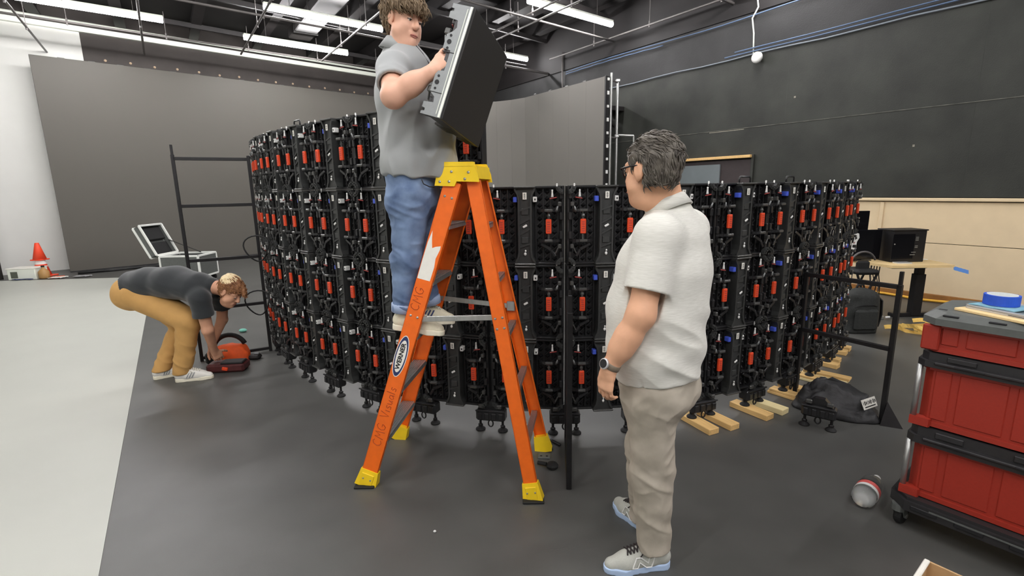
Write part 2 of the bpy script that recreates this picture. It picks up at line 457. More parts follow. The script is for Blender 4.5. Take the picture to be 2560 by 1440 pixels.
# ---------------------------------------------------------------- ceiling pipes
def pipe(pts, r, name='ceiling_pipe', m=None, label=None, cat='pipe', grp=None, fit=True):
    o = thing(name, label, cat, pts[0], 0, grp)
    q = MB(); q.tube(pts, r, 8); q.build('pipe_run', m or m_pipe, o, True, True)
    if fit:
        for i in range(1, int((Vector(pts[-1])-Vector(pts[0])).length/1.6)):
            p = Vector(pts[0]).lerp(Vector(pts[-1]), i*1.6/(Vector(pts[-1])-Vector(pts[0])).length)
            h = MB(); h.cyl(p, (p.x, p.y, min(CEIL, p.z+.5)), .007, 6); h.cyl(p+Vector((0, 0, -r-.03)), p+Vector((0, 0, r+.05)), .016, 8); h.build('pipe_hanger', m_pipe, o, True)
    return o
U = Vector((.765, .644, 0))
def along(p, u, a, b): p = Vector(p); return [tuple(p+u*a), tuple(p+u*(a+b)/2), tuple(p+u*b)]
pipe(along((.9, 10.6, 4.8), U, -7.5, 1.9), .022, label='pale pipe under the strip light right of the held panel', grp='ceiling pipes')
pipe(along((-3.5, 10.6, 4.8), U, -6, 5.2), .022, label='pale pipe between the two strip lights left of the young man', grp='ceiling pipes')
pipe(along((-5.6, 12.9, 4.95), U, -7, 6.5), .02, label='pale pipe along the top of the rear wall', grp='ceiling pipes')
pipe(along((.4, 13.4, 4.6), U, -2.2, 1.4), .03, label='dark pipe right of the held panel, below the strip light', grp='ceiling pipes')
pipe(along((2.8, 8.6, 4.8), U, -7, 2.2), .03, label='dark pipe crossing the top right of the ceiling', grp='ceiling pipes')
for (p, lab) in (((.55, 10.2, 4.75), 'cross pipe passing in front of the right strip light'), ((2.3, 11.7, 4.85), 'long cross pipe near the right wall'),
                 ((-3.2, 10.9, 4.72), 'cross pipe passing the strip lights left of the young man'), ((-5.1, 10.7, 4.72), 'cross pipe at the left ends of the two strip lights'),
                 ((-7.2, 10.6, 4.72), 'cross pipe right of the far left strip light'), ((-9.3, 10.6, 4.72), 'cross pipe across the far left strip light'),
                 ((-1.0, 12.2, 4.85), 'cross pipe behind the held panel')):
    lim = 2.2 if p[0] > -4 else 1.6
    pipe(along(p, RD, -9.0 if p[0] > -4 else -4.0, lim), .02, label=lab, grp='ceiling cross pipes')
# ducts
for (p, a, b, w_, lab) in (((1.2, 10.2, 5.35), -8, 1.5, .55, 'broad dark duct above the right strip light'), ((-3.8, 11.2, 5.38), -6, 2.2, .5, 'broad dark duct above the two left strip lights')):
    o = thing('ceiling_duct', lab, 'duct', p)
    q = MB(); pts = along(p, RD, a, b); q.bar(pts[0], pts[-1], w_, .22, ch=.02); q.build('duct_run', m_duct, o, True)
    for i in range(6):
        pp = Vector(pts[0]).lerp(Vector(pts[-1]), (i+.5)/6); q = MB(); q.bar(pp, pp+RD*.05, w_+.04, .26); q.build('duct_flange', m_duct, o, True)

m_conduit = mat('conduit_grey', S(124, 132, 140), .5)
# conduit, cables and fittings on the right wall
def wallrun(name, pts, r, m, label, cat, n=7):
    q = MB(); q.tube([rw(*p) for p in pts], r, n); o = q.build(name, m, smooth=True); return put(o, label, cat)
wallrun('conduit', [(7.0-.55*i, .05, 3.86+.012*math.sin(i*1.7)) for i in range(26)], .013, m_conduit, 'thin grey conduit running along the black wall', 'conduit')
def cable(zf, t0, t1, lab, r=.011, off=.06):
    n = 40; wallrun('blue_cable', [(t0+(t1-t0)*i/n, off+.01*math.sin(i), zf(t0+(t1-t0)*i/n)) for i in range(n+1)], r, m_cable, lab, 'cable')
cable(lambda t: 4.50+.02*math.sin(t*1.3), 7.6, -8, 'upper blue cable along the top of the black wall')
cable(lambda t: 4.44+.02*math.sin(t*1.1+1), 7.6, 4.6, 'short looped blue cable at the far end of the black wall')
cable(lambda t: 3.91+.0035*(t-2.5)**2 if t < 2.5 else 3.91, 3.2, -9, 'lower blue cable sagging across the black wall', .011)
cable(lambda t: 3.96+.0042*(t-2.5)**2 if t < 2.5 else 3.96, 3.0, -9, 'second lower blue cable just above its twin', .010, .075)
wallrun('drop_conduit', [(2.66, .05, 5.7), (2.66, .05, 4.75), (2.62, .07, 4.6), (2.72, .06, 4.45), (2.68, .05, 4.2), (2.66, .05, 3.87)], .013, m_trim, 'pale conduit dropping down the wall to the round fixture', 'conduit')
wallrun('drop_conduit', [(7.75, .05, 4.98), (7.75, .05, 4.2), (7.75, .05, 3.4)], .022, m_pipe, 'grey drop pipe behind the short curved screen', 'pipe')
o = thing('wall_sensor', 'round white fixture on the black wall under the conduit', 'fixture', rw(2.55, .03, 3.78))
MS = axes(rw(2.55, .03, 3.78), RD, (0, 0, 1), RN)
q = MB(); q.lathe([(.05, 0), (.05, .06), (.03, .07)], 14, MS); q.build('base', m_trim, o, True)
q = MB(); q.lathe([(.085, .06), (.092, .075), (.09, .11), (.06, .125)], 20, MS); q.build('cover', m_white, o, True, True)
o = thing('emergency_light', 'small white twin emergency light on the wall behind the grey-haired man', 'light', rw(4.8, .03, 2.5))
q = MB(); q.box((4.84, .085, 2.52), (.28, .08, .12), MR, .012); q.build('case', m_trim, o, True)
for dt in (.17, -.17):
    q = MB(); q.lathe([(.03, -.05), (.055, 0), (.058, .05), (.045, .06)], 12, MR @ Matrix.Translation((4.82+dt, .15, 2.50)) @ Matrix.Rotation(-math.pi/2+.4, 4, 'X')); q.build('lamp_head', m_white, o, True, True)

# ---------------------------------------------------------------- the big screens behind
LA = Vector((-9.74, 10.87, 0))
o = thing('led_screen', 'huge flat grey video screen standing in front of the rear wall', 'screen', LA)
ML = axes(LA, BD, BN, (0, 0, 1))
q = MB(); q.box((4.75, -.05, 2.26), (9.5, .09, 4.48), ML, .003); q.build('screen_face', m_led_shaded, o, True)
q = MB(); q.box((4.75, -.13, 2.2), (9.3, .08, 4.3), ML); q.build('screen_back', m_black2, o, True)
for i in range(18):
    q = MB(); q.box((.5+i*.5, -.1, 4.508), (.12, .05, .03), ML, .005); q.build('top_lug', m_clamp, o, True)
q = MB(); q.box((4.75, -.06, .012), (9.5, .14, .024), ML); q.build('base_rail', m_black2, o, True)

path = [(2.44, 9.39), (1.864, 10.225), (.379, 12.374), (.049, 12.667), (-.313, 12.856), (-.72, 12.93), (-1.2, 12.9)]
path = path[1:]
o = thing('curved_led_screen', 'short curved grey video screen seen right of the held panel', 'screen', (path[0][0], path[0][1], 0))
for i in range(len(path)-1):
    a = Vector((*path[i], 0)); b = Vector((*path[i+1], 0)); F = frame(a, b); Lp = (b-a).length
    n = max(1, int(round(Lp/.5)))
    for k in range(n):
        q = MB(); x0 = Lp*k/n; x1 = Lp*(k+1)/n
        q.box(((x0+x1)/2, -.045, 1.88), (x1-x0-.001, .09, 3.74), F if F.col[1].y > 0 else F, .001)
        q.build('screen_column', m_led_lit, o, True)
a = Vector((*path[0], 0)); F = frame(a, Vector((*path[1], 0)))
q = MB(); q.box((-.02, -.05, 1.88), (.03, .11, 3.76), F, .003); q.build('end_frame', m_steel, o, True)
for i in range(15):
    q = MB(); q.box((-.042, -.06, .2+i*.25), (.02, .05, .07 if i % 2 else .05), F, .004); q.build('end_clip', m_white, o, True)
q = MB(); q.cyl((-.055, -.13, 0), (-.055, -.13, 3.82), .022, 10, M=F); q.build('end_pole', m_alu, o, True)
for i in range(1, 5):
    q = MB(); q.box((.05+i*.55, -.05, 3.765), (.10, .06, .03), F, .005); q.build('top_lug', m_clamp, o, True)
o = thing('pipe_stand', 'pale pipe stand braced behind the end of the short curved screen', 'stand', (2.25, 10.86, 0))
q = MB(); q.cyl((2.26, 10.9, 0), (2.26, 10.9, 3.83), .028, 10); q.build('upright', m_alu, o, True)
q = MB(); q.cyl((2.26, 10.9, 2.72), (2.62, 10.9, 2.70), .022, 8); q.cyl((2.62, 10.9, 2.70), (2.64, 10.9, 1.9), .02, 8); q.build('arm', m_alu, o, True)
q = MB(); q.cyl((1.90, 10.42, 3.78), (2.26, 10.9, 3.76), .016, 8); q.cyl((1.90, 10.42, 2.66), (2.26, 10.9, 2.66), .016, 8); q.build('brace', m_pipe, o, True)
for z in (3.8, 2.7):
    q = MB(); q.box((2.26, 10.9, z), (.09, .09, .06), None, .012); q.build('coupler', m_alu, o, True)
q = MB(); q.box((2.26, 10.9, .015), (.5, .5, .03), None, .008); q.build('foot_plate', m_steel, o, True)
o = thing('wall_bracket', 'dark shelf bracket on the wall behind the pipe stand', 'bracket', rw(5.9, .1, 3.3))
q = MB(); q.box((5.9, .25, 3.36), (.5, .5, .10), MR, .01); q.build('shelf', m_joist, o, True)
q = MB(); q.bar(rw(5.9, .05, 3.0), rw(5.9, .42, 3.3), .05, .05); q.build('strut', m_joist, o, True)
# ================================================================ THE CURVED WALL OF LED PANELS (seen from behind)
def make_panel(label):
    r = thing('led_module', label, 'LED panel', (0, 0, 0), 0, 'led panels of the curved wall')
    W = .2445; H = .497
    q = MB()
    for sx in (-1, 1):
        q.box((sx*(W-.008), .065, H/2), (.016, .07, H), None, .003)
        for z in (.06, .19, .31, .44): q.box((sx*(W-.018), .026, z), (.022, .03, .05), None, .004)
    for z in (.007, H-.007): q.box((0, .065, z), (2*W-.03, .07, .014), None, .003)
    q.build('cabinet_frame', m_black, r)
    q = MB(); q.box((0, .105, H/2), (2*W, .011, H), None, .001); q.build('led_face', m_led_dark, r)
    # embossed rear shell
    q = MB(); q.box((0, .076, H/2), (2*W-.03, .02, H-.028))
    for sx in (-1, 1):
        for i in range(4): q.box((sx*(.066+i*.047), .056, H/2), (.007, .022, H-.04))
        for i in range(3):
            for j in range(11):
                cx = sx*(.0895+i*.047); cz = .035+j*.0425; a, b = .018, .019
                q.raw([(cx-a, .067, cz), (cx, .067, cz-b), (cx+a, .067, cz), (cx, .067, cz+b), (cx, .046, cz)],
                      [(0, 1, 4), (1, 2, 4), (2, 3, 4), (3, 0, 4)])
                if j < 10 and (i+j) % 2:
                    q.bar((cx-a, .062, cz+.004), (cx+a, .062, cz+.038), .008, .014, (0, 1, 0))
    q.build('rear_shell', m_black2, r)
    # centre beam
    half = [(.066, 0), (.066, .02), (.05, .05), (.044, .085), (.044, .41), (.05, .445), (.066, .475), (.066, H)]
    poly = half+[(-x, z) for x, z in half[::-1]]
    MX = Matrix(((1, 0, 0, 0), (0, 0, -1, 0), (0, 1, 0, 0), (0, 0, 0, 1)))
    q = MB(); q.prism(poly, -.075, -.006, MX)
    for sx in (-1, 1):
        pts = [(sx*(x-.006), -.001, z) for x, z in half]
        for a, b in zip(pts[:-1], pts[1:]):
            if abs(a[2]-b[2]) > .001: q.bar(a, b, .012, .012, (0, 1, 0))
    for (z0, z1) in ((.195, .235), (.262, .302), (.115, .14), (.345, .37)):
        q.bar((-.036, .001, z0), (.036, .001, z1), .011, .011, (0, 1, 0))
    for (z0, z1) in ((.13, .19), (.31, .37)):
        q.box((0, .003, (z0+z1)/2), (.045, .008, z1-z0-.02), None, .002)
    q.build('centre_beam', m_beam, r)
    for z in (.007, H-.006):
        q = MB(); q.box((0, .02, z), (.135, .075, .011), None, .003); q.build('beam_plate', m_clamp, r)
    q = MB(); q.box((0, -.0075, .437), (.025, .003, .043), None, .001); lb = q.build('serial_label', m_label, r)
    q = MB()
    for i in range(5): q.box((0, -.0095, .424+i*.0065), (.008+.003*(i % 2), .001, .003))
    q.build('label_print', m_ink, lb)
    q = MB(); q.box((0, -.003, 0), (.03, .006, .014), axes((0, -.004, .249), (.86, 0, .5), (0, 1, 0), (-.5, 0, .86)), .003); q.build('badge', m_white, r)
    q = MB(); q.ball((0, -.004, .073), (.009, .006, .011), 8); q.ball((.002, -.003, .092), (.006, .005, .008), 6); q.build('status_knob', m_white, r, smooth=True)
    q = MB(); q.box((-.062, .022, .415), (.025, .04, .033), None, .003); q.build('blue_tag', m_blue_tag, r)
    q = MB(); q.box((.062, .022, .415), (.025, .04, .033), None, .003); wt = q.build('white_tag', m_white, r)
    q = MB(); q.box((.064, .0015, .415), (.008, .002, .012)); q.build('tag_print', m_ink, wt)
    for sx in (-1, 1):
        x = sx*.149
        q = MB(); q.cyl((x, .004, .152), (x, .004, .35), .008, 8); q.ball((x, .004, .312), (.013, .012, .016), 8); q.cyl((x, .004, .165), (x, .004, .195), .006, 8)
        lt = q.build('latch', m_clamp, r)
        q = MB(); q.box((x, -.004, .2465), (.035, .020, .092), None, .004); tg = q.build('red_tag', m_red, lt)
        q = MB()
        for i in range(5): q.box((x, -.0143, .218+i*.014), (.018, .001, .005))
        q.build('tag_print', m_redlever, lt)
        for z in (.157, .346):
            q = MB(); n = 8
            for i in range(n):
                a0 = math.radians(200+140*i/n); a1 = math.radians(200+140*(i+1)/n)
                q.bar((x+.075*math.cos(a0), .062+.075*math.sin(a0), z), (x+.075*math.cos(a1), .062+.075*math.sin(a1), z), .012, .017)
            cp = q.build('clamp_arc', m_black, r)
            q = MB(); q.box((x, -.012, z), (.052, .028, .018), None, .004); q.build('clamp_block', m_clamp, cp)
        # corner locks
        for z, a0, a1 in ((.004, 0, 90), (H-.004, -90, 0)):
            q = MB(); n = 5; R = .047
            if sx > 0: b0, b1 = (90, 180) if z < .1 else (180, 270)
            else: b0, b1 = (0, 90) if z < .1 else (270, 360)
            pts = []
            for i in range(n+1):
                a = math.radians(b0+(b1-b0)*i/n); pts.append((sx*.24+R*math.cos(a), z+R*math.sin(a)))
            inner = []
            for i in range(n, -1, -1):
                a = math.radians(b0+(b1-b0)*i/n); inner.append((sx*.24+.02*math.cos(a), z+.02*math.sin(a)))
            q.prism(pts+inner, -.022, .004, MX)
            for i in range(3):
                a = math.radians(b0+(b1-b0)*(i+.5)/3); q.box((sx*.24+.034*math.cos(a), -.008, z+.034*math.sin(a)), (.01, .012, .01))
            q.build('corner_lock', m_beam, r)
        q = MB(); q.lathe([(.009, 0), (.007, .01), (.0045, .036), (.006, .042), (.003, .046)], 8, Matrix.Translation((sx*.172, -.002, .428))); q.build('locating_pin', m_white, r, smooth=True)
        q = MB(); q.bar((sx*.155, -.004, .418), (sx*.2, -.004, .426), .008, .007, ch=.002); q.build('lever', m_redlever, r)
        q = MB(); q.cyl((sx*.2, .03, .48), (sx*.2, .03, .503), .005, 8); q.ball((sx*.2, .03, .505), .006, 8); q.build('top_pin', m_white, r, smooth=True)
        for z in (.385, .122):
            q = MB(); q.box((sx*.218, -.002, z), (.022, .03, .028), None, .004); q.bar((sx*.208, -.012, z-.01), (sx*.192, -.014, z-.045), .008, .008, ch=.002); q.build('side_clamp', m_clamp, r)
        q = MB(); q.tube([(sx*.196, .0, .335), (sx*.2, -.012, .352), (sx*.206, -.018, .372)], [.004, .007, .004], 6); q.build('pull_drop', m_alu_dull, r, smooth=True)
        # bent cable / spring arm towards the lower corner
        q = MB(); q.bar((sx*.10, .012, .135), (sx*.165, .008, .10), .02, .014, (0, 1, 0), .003); q.bar((sx*.165, .008, .10), (sx*.19, .006, .055), .018, .012, (0, 1, 0), .003)
        q.build('tension_arm', m_black, r)
    return r

COLS = {'D': (-2.036, 4.422), 'C': (-1.686, 4.067), 'B': (-1.307, 3.739), 'A': (-.888, 3.455), 'M': (-.413, 3.264), 'K': (.089, 3.158), 'L': (.600, 3.137),
        'N': (1.101, 3.217), 'E': (1.584, 3.376), 'F': (2.023, 3.617), 'G': (2.424, 3.914), 'H': (2.798, 4.239), 'I': (3.142, 4.595)}
p = Vector(COLS['D'])
left = []
for ang in (-51, -58, -65):
    p = p-.505*Vector((math.cos(math.radians(ang)), math.sin(math.radians(ang)))); left.insert(0, tuple(p))
CP = [Vector(c) for c in left]+[Vector(COLS[k]) for k in 'DCBAMKLNEFGHI']
NC = len(CP)
def tang(i):
    a = CP[max(i-1, 0)]; b = CP[min(i+1, NC-1)]
    return math.atan2(b.y-a.y, b.x-a.x)
ANG = [tang(i) for i in range(NC)]
ANG[0] = math.radians(-67)
ORD = ['first', 'second', 'third', 'fourth', 'fifth', 'sixth', 'seventh', 'eighth', 'ninth', 'tenth', 'eleventh', 'twelfth', 'thirteenth', 'fourteenth', 'fifteenth', 'sixteenth']
Z0 = .174
proto = None
for i in range(NC):
    rows = 4 if i < 8 else 3
    nm = ['bottom', 'second', 'third', 'top'] if rows == 4 else ['bottom', 'middle', 'top']
    for k in range(rows):
        lab = 'black LED panel back, %s row, %s column from the left end of the wall' % (nm[k], ORD[i])
        loc = (CP[i].x, CP[i].y, Z0+.5*k)
        if proto is None:
            proto = make_panel(lab); proto.location = loc; proto.rotation_euler = (0, 0, ANG[i])
            ORG[proto.name] = Matrix.Translation(Vector(loc)) @ Matrix.Rotation(ANG[i], 4, 'Z'); pn = proto
        else:
            pn = dup(proto, loc, ANG[i], lab)
        if k == rows-1 and i in (4, 11, 12):
            q = MB(); q.tube([(-.05, .03, .49), (-.05, .03, .525), (-.042, .03, .535), (.042, .03, .535), (.05, .03, .525), (.05, .03, .49)], .006, 6)
            h = q.build('carry_handle', m_black, pn, smooth=True)

# levelling feet brackets --------------------------------------------
def make_bracket(label, lift):
    r = thing('levelling_bracket', label, 'bracket', (0, 0, 0), 0, 'levelling brackets under the panel wall')
    q = MB(); q.box((0, .0, .122), (.206, .085, .082), None, .012)
    for x in (-.075, -.025, .025, .075): q.box((x, -.045, .118), (.032, .012, .05), None, .004)
    q.box((0, -.046, .16), (.206, .012, .01), None, .003)
    q.prism([(-.085, .16), (-.03, .215), (.03, .215), (.085, .16)], -.03, .02, Matrix(((1, 0, 0, 0), (0, 0, -1, 0), (0, 1, 0, 0), (0, 0, 0, 1))))
    q.build('bracket_body', m_black, r)
    for sx in (-1, 1):
        q = MB(); q.box((sx*.062, -.036, .19), (.04, .02, .03), axes((0, 0, 0), (1, 0, 0), (0, 1, 0), (0, 0, 1)), .006); q.build('clamp_pad', m_clamp, r)
        q = MB(); q.cyl((sx*.08, -.005, lift+.02), (sx*.08, -.005, .10), .009, 10); q.lathe([(.017, .028), (.017, .04), (.012, .045)], 6, Matrix.Translation((sx*.08, -.005, lift)))
        ft = q.build('levelling_foot', m_steel, r)
        q = MB(); q.lathe([(.034, 0), (.035, .007), (.026, .016), (.014, .024), (.011, .03)], 16, Matrix.Translation((sx*.08, -.005, lift))); q.build('foot_pad', m_rubber, ft, smooth=False)
    q = MB(); q.tube([(0, -.03+.0*k, .06) if False else (.017*math.cos(a), -.028, .062+.024*math.sin(a)) for k, a in enumerate([math.pi*2*j/14 for j in range(14)])], .005, 6, closed=True); q.build('hook_ring', m_steel, r, smooth=True)
    return r
BLOCK_T = .042
pa = pb = None
SEAMS = []
for i in range(NC+1):
    if i == 0:
        d = Vector((math.cos(ANG[0]), math.sin(ANG[0]))); c = CP[0]-d*.21; an = ANG[0]
    elif i == NC:
        d = Vector((math.cos(ANG[-1]), math.sin(ANG[-1]))); c = CP[-1]+d*.21; an = ANG[-1]
    else:
        c = (CP[i-1]+CP[i])/2; an = (ANG[i-1]+ANG[i])/2
    nout = Vector((math.sin(an), -math.cos(an)))
    c = c-nout*.02
    SEAMS.append((c, an, nout))
    up = i >= 11
    lab = ('black bracket on two levelling feet under the left end of the panel wall' if i == 0 else
           'black bracket on levelling feet under the right end of the panel wall' if i == NC else
           'black levelling bracket under the joint of the %s and %s columns from the left' % (ORD[i-1], ORD[i]))
    if up:
        if pb is None: pb = make_bracket(lab, BLOCK_T); rr = pb; rr.location = (c.x, c.y, 0); rr.rotation_euler = (0, 0, an)
        else: rr = dup(pb, (c.x, c.y, 0), an, lab)
    else:
        if pa is None: pa = make_bracket(lab, 0.0); rr = pa; rr.location = (c.x, c.y, 0); rr.rotation_euler = (0, 0, an)
        else: rr = dup(pa, (c.x, c.y, 0), an, lab)

# wooden packing blocks under the right-hand feet
def block(c, ang, L, Wd, z0, T, m, lab, grain=0):
    o = MB(); o.box((L/2, 0, T/2), (L, Wd, T), None, .003)
    ob = o.build('wood_block', m); ob.location = (c[0], c[1], z0); ob.rotation_euler = (0, 0, ang)
    return put(ob, lab, 'wood block', 'wood blocks under the levelling feet')
names = {11: 'nearest bracket of the right-hand side', 12: 'second bracket of the right-hand side', 13: 'third bracket of the right-hand side', 14: 'fourth bracket of the right-hand side', 15: 'fifth bracket of the right-hand side'}
for i in range(11, 16):
    c, an, nout = SEAMS[i]
    tv = Vector((math.cos(an), math.sin(an)))
    oa = math.atan2(nout.y, nout.x)
    for sx in (-1, 1):
        f = c+tv*(.08*sx)+nout*.005
        side = 'left' if sx < 0 else 'right'
        L = .30 if i != 15 else .2
        st = f-nout*.10
        rot = oa+(.10 if sx < 0 else .16)-.05*(i-11)
        if i in (13, 14) and sx < 0 or (i == 14 and sx > 0):
            block(st, rot, L+.05, .09, 0, .021, m_wood_lt if i == 14 else m_wood, 'lower of two stacked pine blocks, %s foot of the %s' % (side, names[i]))
            block(st+nout*.01, rot+.03, L+.05, .088, .021, .021, m_wood, 'upper of two stacked pine blocks, %s foot of the %s' % (side, names[i]))
        elif i == 15 and sx > 0:
            continue
        else:
            block(st, rot, L, .088, 0, BLOCK_T, m_wood_lt if (i == 12 and sx > 0) else m_wood, '%s wood block under the %s foot of the %s' % ('pale' if (i == 12 and sx > 0) else 'orange-brown', side, names[i]))
# last feet without a block stand on a thin pad
for i in (15, 16):
    c, an, nout = SEAMS[i]; tv = Vector((math.cos(an), math.sin(an)))
    for sx in ((1,) if i == 15 else (-1, 1)):
        f = c+tv*(.08*sx)
        block(f-nout*.06, math.atan2(nout.y, nout.x), .14, .09, 0, BLOCK_T, m_wood, 'short wood block under the %s foot of the %s' % ('left' if sx < 0 else 'right', names[15] if i == 15 else 'last bracket at the right end'))

# loops of black cable on the left of the wall
for k, (x, y, z, lab) in enumerate(((-2.36, 4.60, 1.15, 'black cable loop hanging at the left end of the panel wall'), (-2.44, 4.66, .62, 'lower black cable loop at the left end of the panel wall'))):
    q = MB(); pts = [(x+.10*math.cos(a)+.02*math.sin(2*a), y+.03*math.sin(a*1.5), z+.12*math.sin(a)) for a in [i*math.pi*2/24 for i in range(24)]]
    q.tube(pts, .007, 6, closed=True); put(q.build('cable_loop', m_cable_k, smooth=True), lab, 'cable', 'cable loops on the panel wall')

# ---------------------------------------------------------------- the panel being carried
hp = dup(proto, (0, 0, 0), 0, 'LED panel held up by the young man, dark face towards the camera')
hp['group'] = ''; del hp['group']
hy = Vector((.904, -.313, -.291)).normalized(); hz = Vector((.332, .086, .939)); hz = (hz-hy*hz.dot(hy)).normalized(); hx = hy.cross(hz)
HM = axes((-.334, 2.604, 1.957), hx, hy, hz)
hp.matrix_world = HM; ORG[hp.name] = HM
MYZ = axes((0, 0, 0), (0, 1, 0), (0, 0, 1), (1, 0, 0))
poly = [(.100, 0), (.100, .497), (-.002, .497), (-.002, .478), (.012, .476), (.012, .465), (-.004, .462), (-.004, .435), (.044, .428), (.050, .398), (.038, .380), (.012, .362), (.012, .300),
        (.052, .296), (.052, .205), (.014, .198), (.014, .105), (.042, .085), (.046, .06), (-.002, .055), (-.002, .030), (.014, .027), (.014, .015), (-.002, .012), (-.002, 0)]
q = MB(); q.prism(poly, .2445, .250, MYZ); sf = q.build('side_frame', m_alu_dull, hp)
q = MB(); q.box((.2505, .093, .2485), (.006, .012, .495), None, .001); q.box((.2505, .077, .2485), (.004, .003, .47)); q.build('side_rail', m_trim, sf)
q = MB()
for zc in (.332, .15):
    for dz, r_ in ((.028, .006), (0, .011), (-.028, .006)):
        q.cyl((.247, .034, zc+dz), (.2515, .034, zc+dz), r_, 10)
    q.box((.2505, .045, zc-.045), (.002, .06, .003))
q.build('lock_hole', m_ink, sf)

# ================================================================ STEP LADDER
ld = thing('step_ladder', 'orange fibreglass step ladder with yellow cap and feet', 'ladder', (-.34, 2.79, 0))
EX = Vector((.985, -.17, 0)).normalized(); EY = Vector((.17, .985, 0)).normalized()
RA = {'NL': ((-.86, 2.577, .0), (-.30, 2.66, 1.70)), 'FL': ((-.795, 3.162, .0), (-.235, 2.96, 1.70)), 'NR': ((.095, 2.412, .0), (-.195, 2.66, 1.70)), 'FR': ((.19, 2.967, .0), (-.165, 2.945, 1.70))}
def rp(k, z):
    a, b = map(Vector, RA[k]); return a.lerp(b, z/1.70)
RF = {}
for k in RA:
    a, b = map(Vector, RA[k]); out = -EY if k[0] == 'N' else EY
    wd = .092 if k[1] == 'L' else .074
    a2 = a.lerp(b, .03)
    F = frame(a, b, out); RF[k] = F
    L = (b-a).length
    q = MB(); q.box((L/2+.02, 0, -.002), (L-.04, wd, .004), F, .001)
    for sy in (-1, 1): q.box((L/2+.02, sy*(wd/2-.002), -.014), (L-.04, .004, .028), F, .001)
    q.build('side_rail', m_orange, ld, True)
    # boot
    q = MB(); s = wd/2+.006
    q.raw([(-.0, -s-.012, .012), (-.0, s+.012, .012), (-.0, s+.012, -.05), (-.0, -s-.012, -.05), (.10, -s, .006), (.10, s, .006), (.10, s, -.034), (.10, -s, -.034)],
          [(0, 1, 2, 3), (7, 6, 5, 4), (0, 4, 5, 1), (1, 5, 6, 2), (2, 6, 7, 3), (3, 7, 4, 0)], F)
    q.box((.045, 0, .010), (.07, wd*.8, .006), F, .002)
    bt = q.build('foot_boot', m_yellow, ld, True)
    # sole flat on the floor
    q = MB(); q.box((a.x, a.y, .006), (.115, .066, .012), Matrix.Identity(4), .003); q.build('boot_sole', m_rubber, bt, True)
    q = MB()
    for yy in (-.022, .022): q.lathe([(.005, 0), (.005, .003), (.002, .004)], 8, F @ Matrix.Translation((.05, yy, .013)))
    q.build('boot_rivet', m_alu, bt, True)
def ladder_step(z, kn, kf, wd, th, name):
    a = rp(kn, z)+EY*.012; b = rp(kf, z)-EY*.012
    F = frame(a, b, (0, 0, 1)); L = (b-a).length
    q = MB(); q.box((L/2, 0, -th/2), (L, wd, th*.35), F, .002)
    q.box((L/2, wd/2-.003, -th*.75), (L, .006, th), F, .001); q.box((L/2, -wd/2+.003, -th*.75), (L, .006, th), F, .001)
    for i in range(7): q.box((L/2, -wd/2+wd*(i+.5)/7, -th*.28), (L, wd/20, .004), F)
    return q.build(name, m_alu, ld, True)
for k in range(1, 6):
    ladder_step(.3*k-.015, 'NL', 'FL', .085, .028, 'step')
    ladder_step(.3*k-.02, 'NR', 'FR', .036, .03, 'rear_brace')
# rivets in the near rails
for k, zs in (('NL', (.985, 1.62)), ('NR', (.985, .93))):
    for z in zs:
        for yy in (-.02, .02):
            q = MB(); q.lathe([(.007, 0), (.007, .002), (.003, .005)], 8, RF[k] @ Matrix.Translation((z/1.70*(Vector(RA[k][1])-Vector(RA[k][0])).length, yy, 0))); q.build('rivet', m_alu, ld, True)
# spreaders
for kn, (z1, z2) in (('N', (.965, .985)), ('F', (1.0, .96))):
    sg = EY*.018 if kn == 'N' else -EY*.018
    a = rp(kn+'L', z1)+sg; b = rp(kn+'R', z2)+sg; mid = (a+b)/2
    q = MB(); q.bar(a, b, .008, .030, ch=.002); sp = q.build('spreader_bar', m_alu, ld, True)
    q = MB()
    for p_ in (a, mid, b): q.cyl(p_-EY*.008, p_+EY*.008, .006, 8)
    q.bar(b-EX*.02, b+EX*.03, .02, .06, ch=.004)
    q.build('spreader_hinge', m_alu, sp, True)
# cap
CM = axes(Vector((-.245, 2.805, 0)), EX, Vector((0, 0, 1)), -EY)
poly = [(-.125, 1.68), (-.018, 1.675), (-.005, 1.70), (.115, 1.695), (.108, 1.74), (.088, 1.792), (-.098, 1.795)]
q = MB(); q.prism(poly, -.168, -.155, CM); q.prism(poly, .155, .168, CM)
q.prism([(-.118, 1.712), (.108, 1.712), (.10, 1.778), (-.092, 1.782)], -.16, .16, CM)
for zz in (-.15, .15): q.prism([(-.098, 1.778), (.09, 1.775), (.086, 1.797), (-.094, 1.80)], zz-.02, zz+.02, CM)
cp = q.build('top_cap', m_yellow, ld, True)
for (x, z) in ((-.09, 1.745), (-.03, 1.75), (-.095, 1.70), (-.045, 1.70), (.06, 1.745), (.04, 1.712)):
    q = MB(); q.lathe([(.007, .168), (.007, .171), (.003, .174)], 8, CM @ Matrix.Translation((x, z, 0))); q.build('cap_rivet', m_alu, cp, True)
